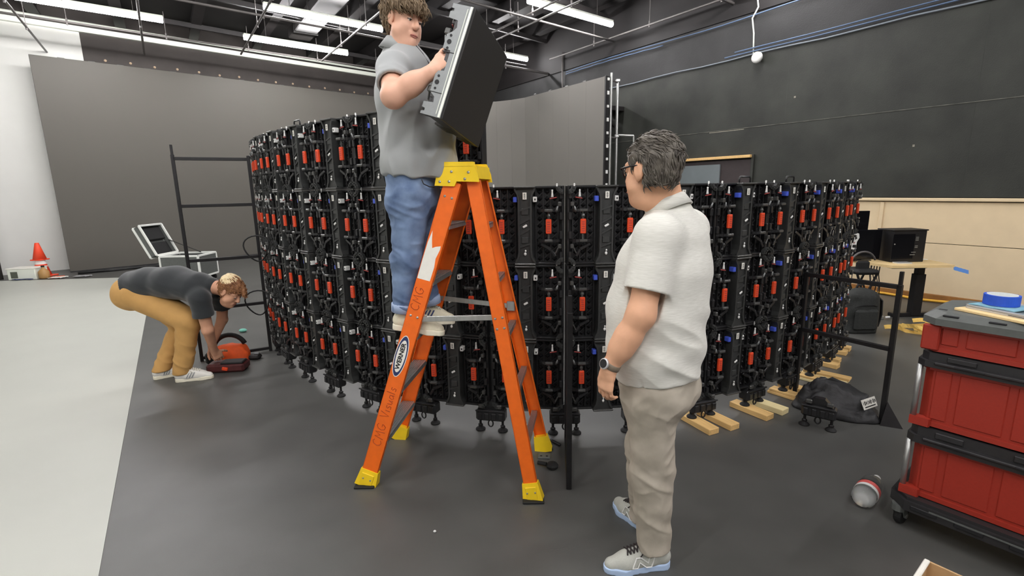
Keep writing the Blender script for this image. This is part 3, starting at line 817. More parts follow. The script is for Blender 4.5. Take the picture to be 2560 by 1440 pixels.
# prints and handwriting on the near left rail
F = RF['NL']; LIFT = .0012
def on_rail(l, y, lift=LIFT): return F @ Vector((l, y, lift))
q = MB(); q.prism([(1.246, .042), (1.25, -.030), (1.33, -.032), (1.375, -.026), (1.43, -.036), (1.448, -.034), (1.438, -.010), (1.425, .008), (1.47, .022), (1.515, .032), (1.45, .040), (1.35, .042)], .0002, .0008, F)
q.build('torn_sticker', m_label, ld, True)
def ell_poly(cx, cy, rx, ry, n=28): return [(cx+rx*math.cos(2*math.pi*i/n), cy+ry*math.sin(2*math.pi*i/n)) for i in range(n)]
q = MB(); q.prism(ell_poly(.80, .010, .122, .036), .0002, .0008, F); dc = q.build('logo_decal', m_label, ld, True)
q = MB(); q.prism(ell_poly(.80, .010, .117, .032), .0008, .0012, F); q.build('logo_ring', m_navy, dc, True)
q = MB(); q.prism(ell_poly(.80, .010, .094, .0255), .0012, .0016, F); q.build('logo_field', m_label, dc, True)
TM = F @ axes((.80, .010, .0019), (1, 0, 0), (0, 1, 0), (0, 0, 1))
text_mb('WERNER', .034, TM, .0004, .0012, sx=1.12).build('logo_letters', m_ink, dc, True)
def stroke(pts, name, w_=.0022, y0=0.0, l0=0.0, sc=1.0, m=None):
    q = MB(); P = [on_rail(l0+x*sc, y0+y*sc, .0008) for x, y in pts]
    q.tube(P, w_/2*1.4, 5, flat=1.0); return q.build(name, m or m_marker, ld, True)
GL = {'C': [[(.62, .82), (.45, 1.0), (.15, .85), (.0, .45), (.1, .1), (.35, -.02), (.62, .12)]],
      'M': [[(.0, -.1), (.18, .95), (.42, .35), (.72, 1.0), (.82, -.1)]],
      'G': [[(.68, .85), (.45, 1.0), (.12, .8), (.0, .4), (.15, .05), (.45, .0), (.68, .3), (.66, .42), (.4, .40)]],
      'V': [[(.0, 1.0), (.3, .0), (.62, 1.0)]], 'i': [[(.1, .55), (.08, .0)]], 's': [[(.4, .52), (.15, .55), (.1, .38), (.36, .2), (.3, .02), (.02, .04)]],
      'u': [[(.0, .55), (.06, .08), (.25, .0), (.42, .5), (.44, .0)]], 'a': [[(.42, .5), (.15, .52), (.02, .25), (.15, .0), (.38, .15), (.42, .5), (.48, .0)]], 'l': [[(.1, 1.0), (.06, .0)]]}
def write(txt, l0, y0, sc, adv):
    x = l0
    for ch in txt:
        if ch == ' ': x += sc*.6; continue
        for st in GL[ch]: stroke(st, 'handwriting', .0026, y0, x, sc)
        x += sc*adv[ch]
AD = {'C': .85, 'M': 1.05, 'G': .95, 'V': .75, 'i': .32, 's': .58, 'u': .62, 'a': .64, 'l': .34}
write('CMG', 1.075, -.012, .048, AD)
write('CMG Visuals', .26, -.018, .050, AD)

# ================================================================ BLACK TUBE SUPPORT FRAMES behind the wall
def sframe(name, label, inner, outer, zs, ztop_in, ztop_out, foot=True, wd=.03):
    i_ = Vector((*inner, 0)); o_ = Vector((*outer, 0))
    r = thing('support_frame', label, 'frame', tuple((i_+o_)/2), 0, 'black support frames')
    q = MB(); q.bar(o_+Vector((0, 0, .0)), o_+Vector((0, 0, ztop_out)), wd, wd, (o_-i_), ch=.003); u = q.build('upright', m_steel, r, True)
    q = MB(); q.bar(o_+Vector((0, 0, ztop_out-.02)), o_+Vector((0, 0, ztop_out+.09)), wd*.72, wd*.72, (o_-i_), ch=.002); q.build('top_spigot', m_steel, u, True)
    q = MB(); q.bar(i_, i_+Vector((0, 0, ztop_in)), wd, wd, (o_-i_), ch=.003); q.build('upright', m_steel, r, True)
    for z in zs:
        q = MB(); q.bar(o_+Vector((0, 0, z)), i_+Vector((0, 0, z)), wd, wd, ch=.003); q.build('rail', m_steel, r, True)
    if foot:
        d = (o_-i_).normalized(); p_ = Vector((-d.y, d.x, 0))
        q = MB(); q.raw([tuple(o_+d*.02+Vector((0, 0, .16))), tuple(o_+d*.02+p_*.07), tuple(o_+d*.02-p_*.07), tuple(o_+d*.13)], [(0, 1, 3), (0, 3, 2), (0, 2, 1), (1, 2, 3)])
        q.build('foot_gusset', m_steel, r, True)
    return r
sframe('L', 'tall black tube frame with rails left of the panel wall, behind the bending man', (-2.592, 5.095), (-3.14, 4.79), (.035, .53, 1.02, 1.545, 1.985), 2.02, 2.02, False)
sframe('C', 'black tube frame seen edge-on right of the ladder', (.344, 3.03), (.30, 2.52), (.03, .5, .98), .98, 1.02, False)
sframe('R', 'low black tube frame with two rails right of the grey-haired man', (2.276, 3.772), (2.588, 3.244), (.535, .97), .99, .985, True)
# ================================================================ TOOL BOX STACK (right foreground)
TC = Vector((1.885, 2.18, 0)); E1 = Vector((.609, -.793, 0)).normalized(); E2 = Vector((.793, .609, 0)).normalized()
MT = axes(TC, E1, E2, (0, 0, 1)); TL, TD = .56, .40
def tloc(x, y, z): return MT @ Vector((x, y, z))
def rrect(x0, y0, x1, y1, c): return [(x0+c, y0), (x1-c, y0), (x1, y0+c), (x1, y1-c), (x1-c, y1), (x0+c, y1), (x0, y1-c), (x0, y0+c)]
dl = thing('tool_dolly', 'black four-wheeled dolly under the stack of red tool boxes', 'dolly', tloc(.28, .2, 0), 0)
q = MB(); q.prism(rrect(-.045, -.05, TL+.045, TD+.05, .07), .115, .165, MT); q.prism(rrect(-.03, -.035, TL+.03, TD+.035, .06), .165, .18, MT); q.prism(rrect(.0, .0, TL, TD, .05), .095, .115, MT)
dk = q.build('deck', m_tool_blk, dl, True)
q = MB()
for x in (.06, .22, .40): q.box((x+.04, -.052, .14), (.10, .006, .022), MT, .003)
q.build('deck_slot', m_ink, dk, True)
q = MB(); q.bar(tloc(.12, -.051, .152), tloc(.44, -.051, .152), .006, .006); q.build('deck_edge', m_tool_gry, dk, True)
for (x, y, a) in ((-.0, -.01, .5), (TL, -.01, 2.2), (0, TD, 1.0), (TL, TD, .3)):
    P = Matrix.Translation(tloc(x, y, 0)) @ Matrix.Rotation(a, 4, 'Z')
    q = MB(); q.cyl((0, 0, .085), (0, 0, .118), .03, 10, M=P)
    for sy in (-1, 1): q.prism([(-.012, .095), (.028, .095), (.055, .045), (.04, .03), (.02, .04)], sy*.022-.002, sy*.022+.002, P @ Matrix(((1, 0, 0, 0), (0, 0, -1, 0), (0, 1, 0, 0), (0, 0, 0, 1))))
    ca = q.build('caster_fork', m_tool_gry, dl, True)
    q = MB(); q.lathe([(.022, -.016), (.041, -.016), (.046, -.009), (.046, .009), (.041, .016), (.022, .016)], 20, P @ Matrix.Translation((.035, 0, .046)) @ Matrix.Rotation(math.pi/2, 4, 'X')); q.build('caster_wheel', m_rubber, ca, True)
    q = MB(); q.cyl((.035, -.026, .046), (.035, .026, .046), .012, 10, M=P); q.build('axle', m_alu, ca, True)
def toolbox(name, label, z0, zr, z1, lid_m, big=True, top=False):
    r = thing(name, label, 'tool box', tloc(.28, .2, z0), 0)
    q = MB(); ins = .012
    q.prism(rrect(ins, ins, TL-ins, TD-ins, .035), z0+.012, zr, MT)
    for (xa, xb) in ((.055, .115), (.14, .30), (.325, .43), (.455, .52)):
        q.box(((xa+xb)/2, ins-.0005, (z0+zr)/2+.01), (xb-xa, .009, zr-z0-.05), MT, .004)
    q.prism(rrect(.005, .005, TL-.005, TD-.005, .03), z0, z0+.022, MT)
    q.prism(rrect(.004, .004, TL-.004, TD-.004, .03), zr-.016, zr, MT)
    if not top:
        for x in (0.0, TL-.055):
            q.prism([(x-.012+.0, -.012), (x+.06, -.012), (x+.065, .0), (x+.06, .03), (x-.012, .03)], z0-.004, z0+.035, MT)
    else:
        q.box((.02, .004, (z0+zr)/2), (.065, .02, zr-z0-.01), MT, .006)
    q.build('body', m_tool_red, r, True)
    if not top:
        for x in (-.002, TL+.002):
            q = MB(); q.cyl(tloc(x, .006, z0+.03), tloc(x, .006, zr), .012, 10); q.build('corner_post', m_alu, r, True, True)
    q = MB(); h = z1-zr
    if top:
        q.prism(rrect(-.022, -.028, TL+.022, TD+.028, .055), zr, zr+h*.55, MT)
        a = rrect(-.022, -.028, TL+.022, TD+.028, .055); b = rrect(.012, .010, TL-.012, TD-.01, .05); n = len(a)
        q.raw([(x, y, zr+h*.55) for x, y in a]+[(x, y, z1) for x, y in b], [(i, (i+1) % n, n+(i+1) % n, n+i) for i in range(n)]+[tuple(range(n, 2*n))], MT)
    else:
        q.prism(rrect(-.014, -.016, TL+.014, TD+.016, .03), zr, zr+h*.45, MT)
        q.prism(rrect(-.004, -.004, TL+.004, TD+.004, .03), zr+h*.45, z1, MT)
        q.bar(tloc(.05, -.018, zr+h*.35), tloc(TL-.05, -.018, zr+h*.35), .016, .014, ch=.004)
        for x in (.14, .40): q.box((x, -.006, zr+h*.72), (.10, .012, h*.35), MT, .003)
    ld_ = q.build('lid', lid_m, r, True)
    q = MB()
    if top:
        for x0 in (.05, .2, .33):
            q.box((x0+.03, -.0095, zr+h*.80), (.055, .012, .008), MT @ Matrix.Identity(4), .002); q.build('lid_recess', m_ink, ld_, True); q = MB()
        q.box((.035, .07, z1-.001), (.03, .02, .004), MT, .001)
    else:
        q.box((.17, -.0255, zr+h*.35), (.10, .006, .01), MT, .002); q.build('lid_recess', m_ink, ld_, True); q = MB(); q.box((.40, -.0255, zr+h*.35), (.08, .006, .01), MT, .002)
    q.build('lid_recess', m_ink, ld_, True)
    return r
toolbox('tool_box', 'bottom red tool box of the stack, resting on the black dolly', .185, .455, .535, m_tool_blk)
toolbox('tool_box', 'middle red tool box of the stack with black lid and silver corner post', .545, .83, .895, m_tool_blk)
toolbox('tool_box', 'shallow top red tool box of the stack with grey lid', .902, 1.03, 1.085, m_tool_gry, top=True)
MBd = MT @ Matrix.Translation((.067, .095, 1.0855)) @ Matrix.Rotation(math.radians(-23.8), 4, 'Z')
q = MB(); q.box((.2, .13, .006), (.40, .26, .012), MBd, .002); put(q.build('plywood_board', m_ply), 'thin pale plywood board lying on the grey tool box lid', 'board')
MLp = MBd @ Matrix.Translation((.012, .036, .0125))
lp = thing('laptop', 'closed silver laptop lying on the plywood board', 'laptop', MLp @ Vector((.16, .11, 0)))
q = MB(); q.prism(rrect(0, 0, .33, .225, .014), 0, .009, MLp); q.build('base', m_silver, lp, True)
q = MB(); q.prism(rrect(0.001, 0.001, .329, .224, .014), .0105, .016, MLp); q.build('lid', m_silver, lp, True)
q = MB(); q.prism(rrect(.004, .004, .326, .221, .012), .009, .0105, MLp); q.build('gap', m_ink, lp, True)
q = MB(); q.box((.20, -.0005, .005), (.06, .002, .002), MLp); q.build('port', m_ink, lp, True)
zt = 1.0855+.0125+.016
q = MB(); pts = []; wv = []
for i in range(13):
    u = i/12; x = .012+.24*u; z = .002+(.0 if u < .66 else .5*(u-.66)**1.6); pts.append(MLp @ Vector((x, .085+.02*u, .0165+.002+z-.002+.002*math.sin(u*9)**2))); wv.append((MLp.to_3x3() @ Vector((.012*math.sin(u*5), .075, 0))))
q.ribbon(pts, wv, .004); put(q.build('cloth', m_cloth_blue, smooth=False), 'folded pale blue cloth on the laptop under the tape roll', 'cloth')
MTp = MLp @ Matrix.Translation((.078, .10, .0235))
tp = thing('tape_roll', 'roll of blue masking tape standing on the pale blue cloth', 'tape', MTp.translation)
q = MB(); n = 40
def ring(r0, r1, z0, z1, M):
    q = MB(); vs = []; fs = []
    for (r_, z) in ((r0, z0), (r1, z0), (r1, z1), (r0, z1)):
        for k in range(n): a = 2*math.pi*k/n; vs.append((r_*math.cos(a), r_*math.sin(a), z))
    for j in range(4):
        j2 = (j+1) % 4
        for k in range(n): k2 = (k+1) % n; fs.append((j*n+k, j*n+k2, j2*n+k2, j2*n+k))
    return q.raw(vs, fs, M)
ring(.0515, .061, 0, .044, MTp).build('tape', m_tape, tp, True)
ring(.0485, .0514, -.0005, .0455, MTp).build('core', m_white, tp, True)
q = MB(); q.box((.20, .27, .03), (.12, .10, .055), MLp, .004); put(q.build('dark_pad', m_tool_gry), 'dark grey block behind the tape roll on the tool box', 'box')
sl = q

# water bottle on the floor -----------------------------------------
bt = thing('water_bottle', 'clear plastic water bottle lying on the floor beside the tool boxes', 'bottle', (1.87, 2.37, 0))
a = Vector((1.785, 2.295, .058)); b = Vector((1.99, 2.475, .056)); F = frame(a, b) @ Matrix(((0, 0, 1, 0), (1, 0, 0, 0), (0, 1, 0, 0), (0, 0, 0, 1))); L = (b-a).length
q = MB(); q.lathe([(.018, .006), (.04, 0), (.052, .012), (.055, .03), (.052, .05), (.055, .07), (.055, .11), (.052, .125), (.055, .14), (.053, .19), (.04, .225), (.018, .25), (.016, .27)], 20, F); q.build('shell', m_glass, bt, True, True)
ring(.0552, .0562, .085, .118, F).build('label_band', mat('label_red', S(214, 96, 92), .5, noise=.2, nscale=60), bt, True)
ring(.0552, .0560, .062, .085, F).build('label_band', m_white, bt, True)
q = MB(); q.lathe([(.005, .004), (.036, .002), (.047, .014), (.049, .05), (.0, .052)], 16, F); q.build('crushed_base', mat('milky_plastic', S(226, 228, 226), .3, alpha=.4), bt, True, True)
q = MB(); q.cyl(F @ Vector((0, 0, .262)), F @ Vector((0, 0, .282)), .019, 12); q.build('cap', m_white, bt, True)

# open cardboard box, nearest corner
cb = thing('cardboard_box', 'open cardboard box at the bottom right edge of the picture', 'box', (1.56, 1.60, 0))
A2 = -E2
MC = axes((1.556, 1.640, 0), E1, A2*1.0, (0, 0, 1))
for (c_, d_) in (((.15, .0, .125), (.3, .008, .25)), ((0, .15, .125), (.008, .3, .25)), ((.3, .15, .125), (.008, .3, .25)), ((.15, .3, .125), (.3, .008, .25)), ((.15, .15, .004), (.3, .3, .008))):
    q = MB(); q.box(c_, d_, MC); q.build('box_wall' if d_[2] > .1 else 'box_bottom', m_card, cb, True)
q = MB(); q.bar(MC @ Vector((0, 0, .25)), MC @ Vector((0, .3, .25)), .018, .012, ch=.003); q.build('taped_edge', m_label, cb, True)

# spare bracket on the floor ------------------------------------------
sb = dup(pa, (2.10, 3.185, 0.0), math.radians(-38), 'loose black levelling bracket on the floor in front of the black bag')
for c in KIDS[sb.name]: pass

# crumpled black bag -----------------------------------------------------
def lumpy(name, m, parent, base, n_u, n_v, f, world=True):
    vs = []; fs = []
    for j in range(n_v+1):
        for i in range(n_u): vs.append(f(i/n_u, j/n_v))
    for j in range(n_v):
        for i in range(n_u): i2 = (i+1) % n_u; fs.append((j*n_u+i, j*n_u+i2, (j+1)*n_u+i2, (j+1)*n_u+i))
    fs.append(tuple(range(n_u-1, -1, -1))); fs.append(tuple(n_v*n_u+i for i in range(n_u)))
    q = MB(); q.raw(vs, fs); return q.build(name, m, parent, world, True)
from mathutils import noise as MN
bg = thing('black_bag', 'crumpled black nylon bag with a white label slumped on the floor', 'bag', (2.50, 3.42, 0))
MG = axes((2.385, 3.445, 0), Vector((.80, -.60, 0)), Vector((.60, .80, 0)), (0, 0, 1))
def bagf(u, v):
    a = 2*math.pi*u; sx = .27*(1-.42*v**1.5); sy = .17*(1-.55*v**1.6); c, s = math.cos(a), math.sin(a)
    pw = .7
    x = sx*math.copysign(abs(c)**pw, c); y = sy*math.copysign(abs(s)**pw, s)
    z = (.15+.07*math.exp(-((x+.05)/.12)**2)-.05*max(0, x)/.27)*v**.8
    nn = MN.noise((x*9, y*9, z*9+3)); n2 = MN.noise((x*22+5, y*22, z*22))
    d = .045*nn+.020*n2+.02*(1-abs(MN.noise((x*13+3, y*13, z*13)))*3)
    return MG @ Vector((x*(1+d*2), y*(1+d*2), max(.002, z*(1+.9*d/.05*.3)+d*.5*v)))
lumpy('bag_body', m_bag, bg, None, 44, 18, bagf)
q = MB(); MLb = MG @ axes((.255, -.10, .10), (.35, .9, .12), (-.62, .2, .72), (.7, -.35, .6))
MLb = axes(MG @ Vector((.20, -.13, .155)), E1*.2+E2*.98, (Vector((-.35, .1, .93))).normalized(), Vector((.25, -.85, .35)))
q.box((0, 0, 0), (.16, .075, .003), MLb, .001); lb = q.build('bag_label', m_label, bg, True)
q = MB()
for i in range(9):
    q.box((-.065+i*.0165, .008, .002), (.009 if i % 3 else .004, .03 if i % 2 else .022, .0015), MLb)
q.box((0, -.022, .002), (.12, .008, .0015), MLb)
q.build('label_print', m_ink, lb, True)

# backpack -----------------------------------------------------------------
bp = thing('backpack', 'black backpack standing on the floor behind the right end of the panel wall', 'backpack', (3.92, 5.45, 0))
MP = axes((3.92, 5.45, 0), (1, 0, 0), (0, 1, 0), (0, 0, 1))
def packf(u, v):
    a = 2*math.pi*u; c, s = math.cos(a), math.sin(a); z = .5*v
    k = (1-.1*abs(2*v-.7)**2) if v < .8 else (1-.1*.81)*math.sqrt(max(.02, 1-((v-.8)/.2)**2*.95))
    x = .19*k*math.copysign(abs(c)**.6, c); y = .13*k*math.copysign(abs(s)**.7, s)
    d = .012*MN.noise((x*14, y*14, z*14))
    return MP @ Vector((x+d, y+d, max(.0, z)))
lumpy('pack_body', m_pack, bp, None, 36, 20, packf)
q = MB(); q.tube([(-.13, -.105, .30), (-.06, -.135, .33), (.06, -.138, .33), (.14, -.10, .30)], .006, 6, MP); q.build('zip', m_rubber, bp, True)
q = MB(); q.box((0, -.125, .16), (.26, .05, .24), MP, .03); q.build('front_pocket', m_pack, bp, True)
q = MB(); q.ribbon([MP @ Vector(p_) for p_ in ((.17, .02, .42), (.215, -.02, .36), (.22, -.03, .2), (.20, -.02, .06))], (0, .03, 0), .012); q.build('shoulder_strap', m_rubber, bp, True)
q = MB(); q.tube([MP @ Vector(p_) for p_ in ((-.04, .02, .49), (-.03, .02, .53), (.03, .02, .53), (.04, .02, .49))], .01, 6); q.build('grab_handle', m_rubber, bp, True, True)

# desk with computers ---------------------------------------------------------
DZ = .70
dk = thing('desk', 'standing desk with pale wood top and black T-shaped leg by the cream wall', 'desk', (4.85, 6.1, 0))
q = MB(); q.prism([(4.44, 5.72), (5.15, 5.70), (5.24, 6.45), (4.75, 6.9), (4.10, 7.05), (4.22, 6.35)], DZ-.03, DZ); q.build('desk_top', m_ply, dk, True)
q = MB(); q.raw([(4.55, 6.0, DZ-.03), (5.17, 6.0, DZ-.03), (5.17, 6.08, DZ-.03), (4.55, 6.08, DZ-.03), (4.66, 6.0, DZ-.085), (5.08, 6.0, DZ-.085), (5.08, 6.08, DZ-.085), (4.66, 6.08, DZ-.085)],
      [(0, 3, 2, 1), (4, 5, 6, 7), (0, 1, 5, 4), (1, 2, 6, 5), (2, 3, 7, 6), (3, 0, 4, 7)]); q.build('top_bracket', m_steel, dk, True)
q = MB(); q.box((5.03, 6.04, .35), (.085, .07, .60), None, .004); q.box((5.03, 6.04, .28), (.115, .09, .52), None, .004); q.build('leg', m_steel, dk, True)
q = MB(); q.box((5.05, 6.05, .025), (.62, .085, .05), None, .01); q.build('foot_bar', m_steel, dk, True)
q = MB(); q.box((4.32, 6.62, .35), (.085, .07, .62), None, .004); q.build('leg', m_steel, dk, True)
q = MB(); q.box((4.32, 6.62, .025), (.5, .085, .05), None, .01); q.build('foot_bar', m_steel, dk, True)
pc = thing('computer_tower', 'black computer tower on the right of the desk', 'computer', (4.78, 6.05, DZ))
q = MB(); q.box((4.80, 6.10, DZ+.19), (.40, .26, .38), None, .006); q.build('case', m_steel, pc, True)
q = MB(); q.box((4.73, 5.968, DZ+.19), (.26, .006, .30), None, .002); q.build('glass_side', m_dark_glass, pc, True)
q = MB(); q.box((4.80, 6.10, DZ+.385), (.42, .28, .015), None, .004); q.build('top_panel', m_steel, pc, True)
q = MB()
for (x, z, w_) in [(4.885, .30-.018*i-(.05 if i > 2 else 0), .035) for i in range(5)]+[(4.86, .12, .055), (4.85, .09, .06)]:
    q = MB(); q.box((x, 5.966, DZ+z), (w_, .005, .009), None, .001); q.build('card_bracket', m_alu, pc, True)
q = MB(); q.lathe([(.008, 0), (.008, .004), (.003, .006)], 8, Matrix.Translation((4.62, 5.965, DZ+.22)) @ Matrix.Rotation(math.pi/2, 4, 'X')); q.build('side_screw', m_alu, pc, True)
mo = thing('monitor', 'large black monitor on the desk left of the computer tower', 'monitor', (4.45, 6.12, DZ))
q = MB(); q.box((4.37, 6.14, DZ+.20), (.42, .03, .37), axes((0, 0, 0), (1, 0, 0), (0, 1, 0), (0, 0, 1)), .008); q.build('screen', m_dark_glass, mo, True)
q = MB(); q.box((4.37, 6.175, DZ+.20), (.36, .04, .28), None, .012); q.build('rear_shell', m_black, mo, True)
q = MB(); q.box((4.37, 6.19, DZ+.12), (.05, .02, .24), None, .004); q.box((4.37, 6.20, DZ+.006), (.22, .16, .012), None, .004); q.build('stand', m_black, mo, True)
m2 = thing('monitor', 'smaller upright screen rising behind the large monitor', 'monitor', (4.40, 6.6, DZ))
q = MB(); q.box((4.62, 6.62, DZ+.42), (.24, .025, .34), None, .006); q.build('screen', m_dark_glass, m2, True)
q = MB(); q.box((4.62, 6.645, DZ+.2), (.04, .02, .4), None, .004); q.box((4.62, 6.66, DZ+.006), (.2, .14, .012), None, .004); q.build('stand', m_black, m2, True)
# plain white cut-out sticker on the monitor
q = MB(); q.prism([(x_-.06, z_) for x_, z_ in [(4.262, DZ+.02), (4.285, DZ+.02), (4.30, DZ+.11), (4.325, DZ+.17), (4.33, DZ+.24), (4.355, DZ+.29), (4.345, DZ+.34), (4.30, DZ+.36), (4.275, DZ+.32), (4.272, DZ+.24), (4.268, DZ+.16)]], -6.122, -6.120, Matrix(((1, 0, 0, 0), (0, 0, -1, 0), (0, 1, 0, 0), (0, 0, 0, 1))))
q.build('white_sticker', m_white, mo, True)
o = thing('paper_pad', 'small pale notebook on the desk in front of the computer', 'notebook', (4.62, 5.86, DZ))
q = MB(); q.box((4.66, 5.86, DZ+.008), (.17, .09, .014), axes((0, 0, 0), (1, 0, 0), (0, 1, 0), (0, 0, 1)), .002); q.build('pages', m_label, o, True)
q = MB(); q.box((4.66, 5.86, DZ+.0165), (.174, .094, .002)); q.build('cover', m_silver, o, True)
q = MB(); q.box((5.03, 6.2, DZ+.004), (.28, .2, .006), None, .002); put(q.build('paper_sheet', m_label), 'white paper sheet at the right end of the desk', 'paper')
q = MB(); pts = [(5.14+.02*i, 5.70-.003*i, DZ-.035-.006*i-.002*(i % 2)) for i in range(9)]; q.ribbon(pts, (0, .004, .022), .002); put(q.build('tape_strip', mat('tape_light', S(96, 148, 224), .6)), 'strip of blue tape sticking out from the desk corner', 'tape')
for k in range(4):
    q = MB(); x = 4.40+.035*k
    q.tube([(x, 6.0, DZ-.03), (x-.02, 5.98, .55), (x+.03*math.sin(k), 5.97, .40), (x+.03, 6.0, .22), (x+.05, 6.05, .05+.02*k)], .006 if k else .01, 6)
    put(q.build('desk_cable', m_cable_k if k % 2 else m_pipe, smooth=True), '%s cable hanging below the desk' % ['thick grey', 'first thin black', 'thin grey', 'second thin black'][k], 'cable')
st = thing('stool', 'black work stool with crossed legs at the left end of the desk', 'stool', (4.18, 5.85, 0))
q = MB(); q.box((4.19, 5.88, .62), (.27, .3, .06), None, .025); q.build('seat', m_rubber, st, True)
q = MB(); q.tube(arc((4.19, 5.86, .70), .15, 160, 20, 10, 'xz'), .012, 8); q.build('arm_hoop', m_pipe, st, True, True)
q = MB(); q.box((4.19, 5.86, .68), (.16, .05, .12), None, .02); q.build('back_pad', m_rubber, st, True)
for (xa, xb) in ((4.08, 4.32), (4.32, 4.08)):
    for y in (5.78, 5.98):
        q = MB(); q.bar((xa, y, .0), (xb, y, .60), .022, .022, ch=.004); q.build('leg', m_steel, st, True)

# yellow webbing heap
sw = MB(); rn = random.Random(3)
ys = thing('webbing_strap', 'heap of yellow webbing strap on the floor behind the tool boxes', 'strap', (4.55, 5.35, 0))
base = [((4.27, 5.50), (4.36, 5.42), (4.46, 5.30), (4.6, 5.20), (4.72, 5.22)), ((4.36, 5.42), (4.5, 5.52), (4.66, 5.54), (4.84, 5.46), (4.96, 5.42)),
        ((4.44, 5.30), (4.6, 5.38), (4.74, 5.50), (4.9, 5.58)), ((4.42, 5.22), (4.52, 5.10), (4.68, 5.10), (4.86, 5.16), (5.0, 5.24)), ((4.5, 5.2), (4.66, 5.28), (4.8, 5.34), (4.98, 5.32)), ((4.36, 5.40), (4.40, 5.24), (4.46, 5.14), (4.6, 5.06), (4.8, 5.08)), ((4.6, 5.52), (4.74, 5.42), (4.78, 5.26), (4.7, 5.12))]
for k, P in enumerate(base):
    q = MB(); pts = []
    for i in range(len(P)-1):
        for j in range(5):
            u = j/5; pts.append((P[i][0]*(1-u)+P[i+1][0]*u, P[i][1]*(1-u)+P[i+1][1]*u, .024+.012*k+.016*math.sin(i*2+u*3+k)))
    pts.append((*P[-1], .022+.012*k)); q.ribbon(pts, [Vector((.006*math.sin(i), .012, .02)) for i in range(len(pts))], .003); q.build('strap_loop', m_strap, ys, True)
q = MB(); pts = [(5.2+.02*0, 7.55, .02)]
pts = [rw(1.2-.22*i, .10+.05*math.sin(i*1.3), .022+.004*(i % 3)) for i in range(16)]; q.tube(pts, .018, 6); put(q.build('extension_cord', m_cord_y, smooth=True), 'yellow extension cord lying along the right baseboard', 'cord')
o = thing('small_bracket', 'tiny shiny metal fitting on the floor by the desk leg', 'fitting', (4.57, 5.93, 0))
q = MB(); q.box((4.55, 5.93, .02), (.05, .04, .04), None, .006); q.build('plate', m_alu, o, True); q = MB(); q.cyl((4.60, 5.93, .02), (4.64, 5.91, .03), .014, 8); q.build('stud', m_white, o, True)
q = MB(); q.box((0, 0, .0015), (.075, .045, .003)); c = q.build('paper_scrap', m_white); c.location = (3.045, 4.50, 0); c.rotation_euler = (0, 0, .2); put(c, 'small white paper scrap on the floor inside the right frame', 'paper')
q = MB(); q.ball((0, 0, .006), (.008, .006, .006), 8); c = q.build('white_crumb', m_white); c.location = (-.402, 2.173, 0); put(c, 'tiny white crumb on the floor in front of the ladder', 'crumb')
# loose hardware near the ladder foot
o = thing('slotted_plate', 'small black plate with two holes on the floor beside the ladder foot', 'plate', (.183, 2.854, 0))
M_ = Matrix.Translation((.183, 2.854, 0)) @ Matrix.Rotation(-.1, 4, 'Z')
q = MB(); q.box((0, 0, .006), (.075, .05, .012), M_, .003); pl = q.build('plate_body', m_tool_gry, o, True)
q = MB()
for x in (-.018, .018): q.cyl((x, -.005, .011), (x, -.005, .0128), .007, 10, M=M_)
q.build('hole', m_ink, pl, True)
o = thing('knob', 'round black clamp knob on the floor between ladder and frame', 'knob', (.215, 2.73, 0))
q = MB(); q.lathe([(.022, 0), (.034, .006), (.036, .02), (.03, .03), (.012, .034)], 14, Matrix.Translation((.225, 2.73, 0))); q.build('knob_head', m_rubber, o, True)
q = MB(); q.cyl((.19, 2.745, .018), (.14, 2.77, .016), .012, 8); q.build('stud', m_rubber, o, True)
q = MB(); q.bar((.235, 3.06, .01), (.30, 2.985, .008), .02, .014, ch=.004); put(q.build('short_rod', m_steel), 'short black metal bar on the floor behind the ladder foot', 'bar')

# ================================================================ LEFT SIDE OBJECTS
fc = thing('flight_case', 'white-edged grey flight case with its lid open, behind the bending man', 'flight case', (-6.2, 9.5, 0))
CX = Vector((.995, .03, 0)).normalized(); CY = Vector((-.03, .995, 0)); CY = Vector((-.25, .97, 0)).normalized(); CY = Vector((-CX.y, CX.x, 0))
MF = axes((-6.56, 9.2, 0), CX, CY, (0, 0, 1)); W_, D_, H_ = .72, .62, .53; zb = .10
def casebox(z0, z1, name, M, openz=None):
    for (c_, d_) in (((W_/2, .008, (z0+z1)/2), (W_, .016, z1-z0)), ((W_/2, D_-.008, (z0+z1)/2), (W_, .016, z1-z0)), ((.008, D_/2, (z0+z1)/2), (.016, D_, z1-z0)), ((W_-.008, D_/2, (z0+z1)/2), (.016, D_, z1-z0))):
        q = MB(); q.box(c_, d_, M); q.build('side_panel', m_tool_gry if name == 'base' else m_tool_gry, fc, True)
m_edge = mat('case_edge', S(226, 228, 222), .4, noise=.03, nscale=20)
casebox(zb, H_, 'base', MF)
q = MB(); q.box((W_/2, D_/2, zb+.01), (W_, D_, .02), MF); q.build('bottom_panel', m_tool_gry, fc, True)
q = MB(); q.box((W_/2, D_/2, H_-.09), (W_-.04, D_-.04, .10), MF, .01); q.build('foam_insert', m_rubber, fc, True)
def edges(x0, y0, z0, x1, y1, z1, M, t_=.035):
    for z in (z0, z1):
        for (a, b) in (((x0, y0), (x1, y0)), ((x1, y0), (x1, y1)), ((x1, y1), (x0, y1)), ((x0, y1), (x0, y0))):
            q = MB(); q.bar(M @ Vector((*a, z)), M @ Vector((*b, z)), t_, t_, ch=.004); q.build('edge_rail', m_edge, fc, True)
    for (x, y) in ((x0, y0), (x1, y0), (x1, y1), (x0, y1)):
        q = MB(); q.bar(M @ Vector((x, y, z0)), M @ Vector((x, y, z1)), t_, t_, ch=.004); q.build('edge_rail', m_edge, fc, True)
edges(.01, .01, zb+.02, W_-.01, D_-.01, H_-.01, MF)
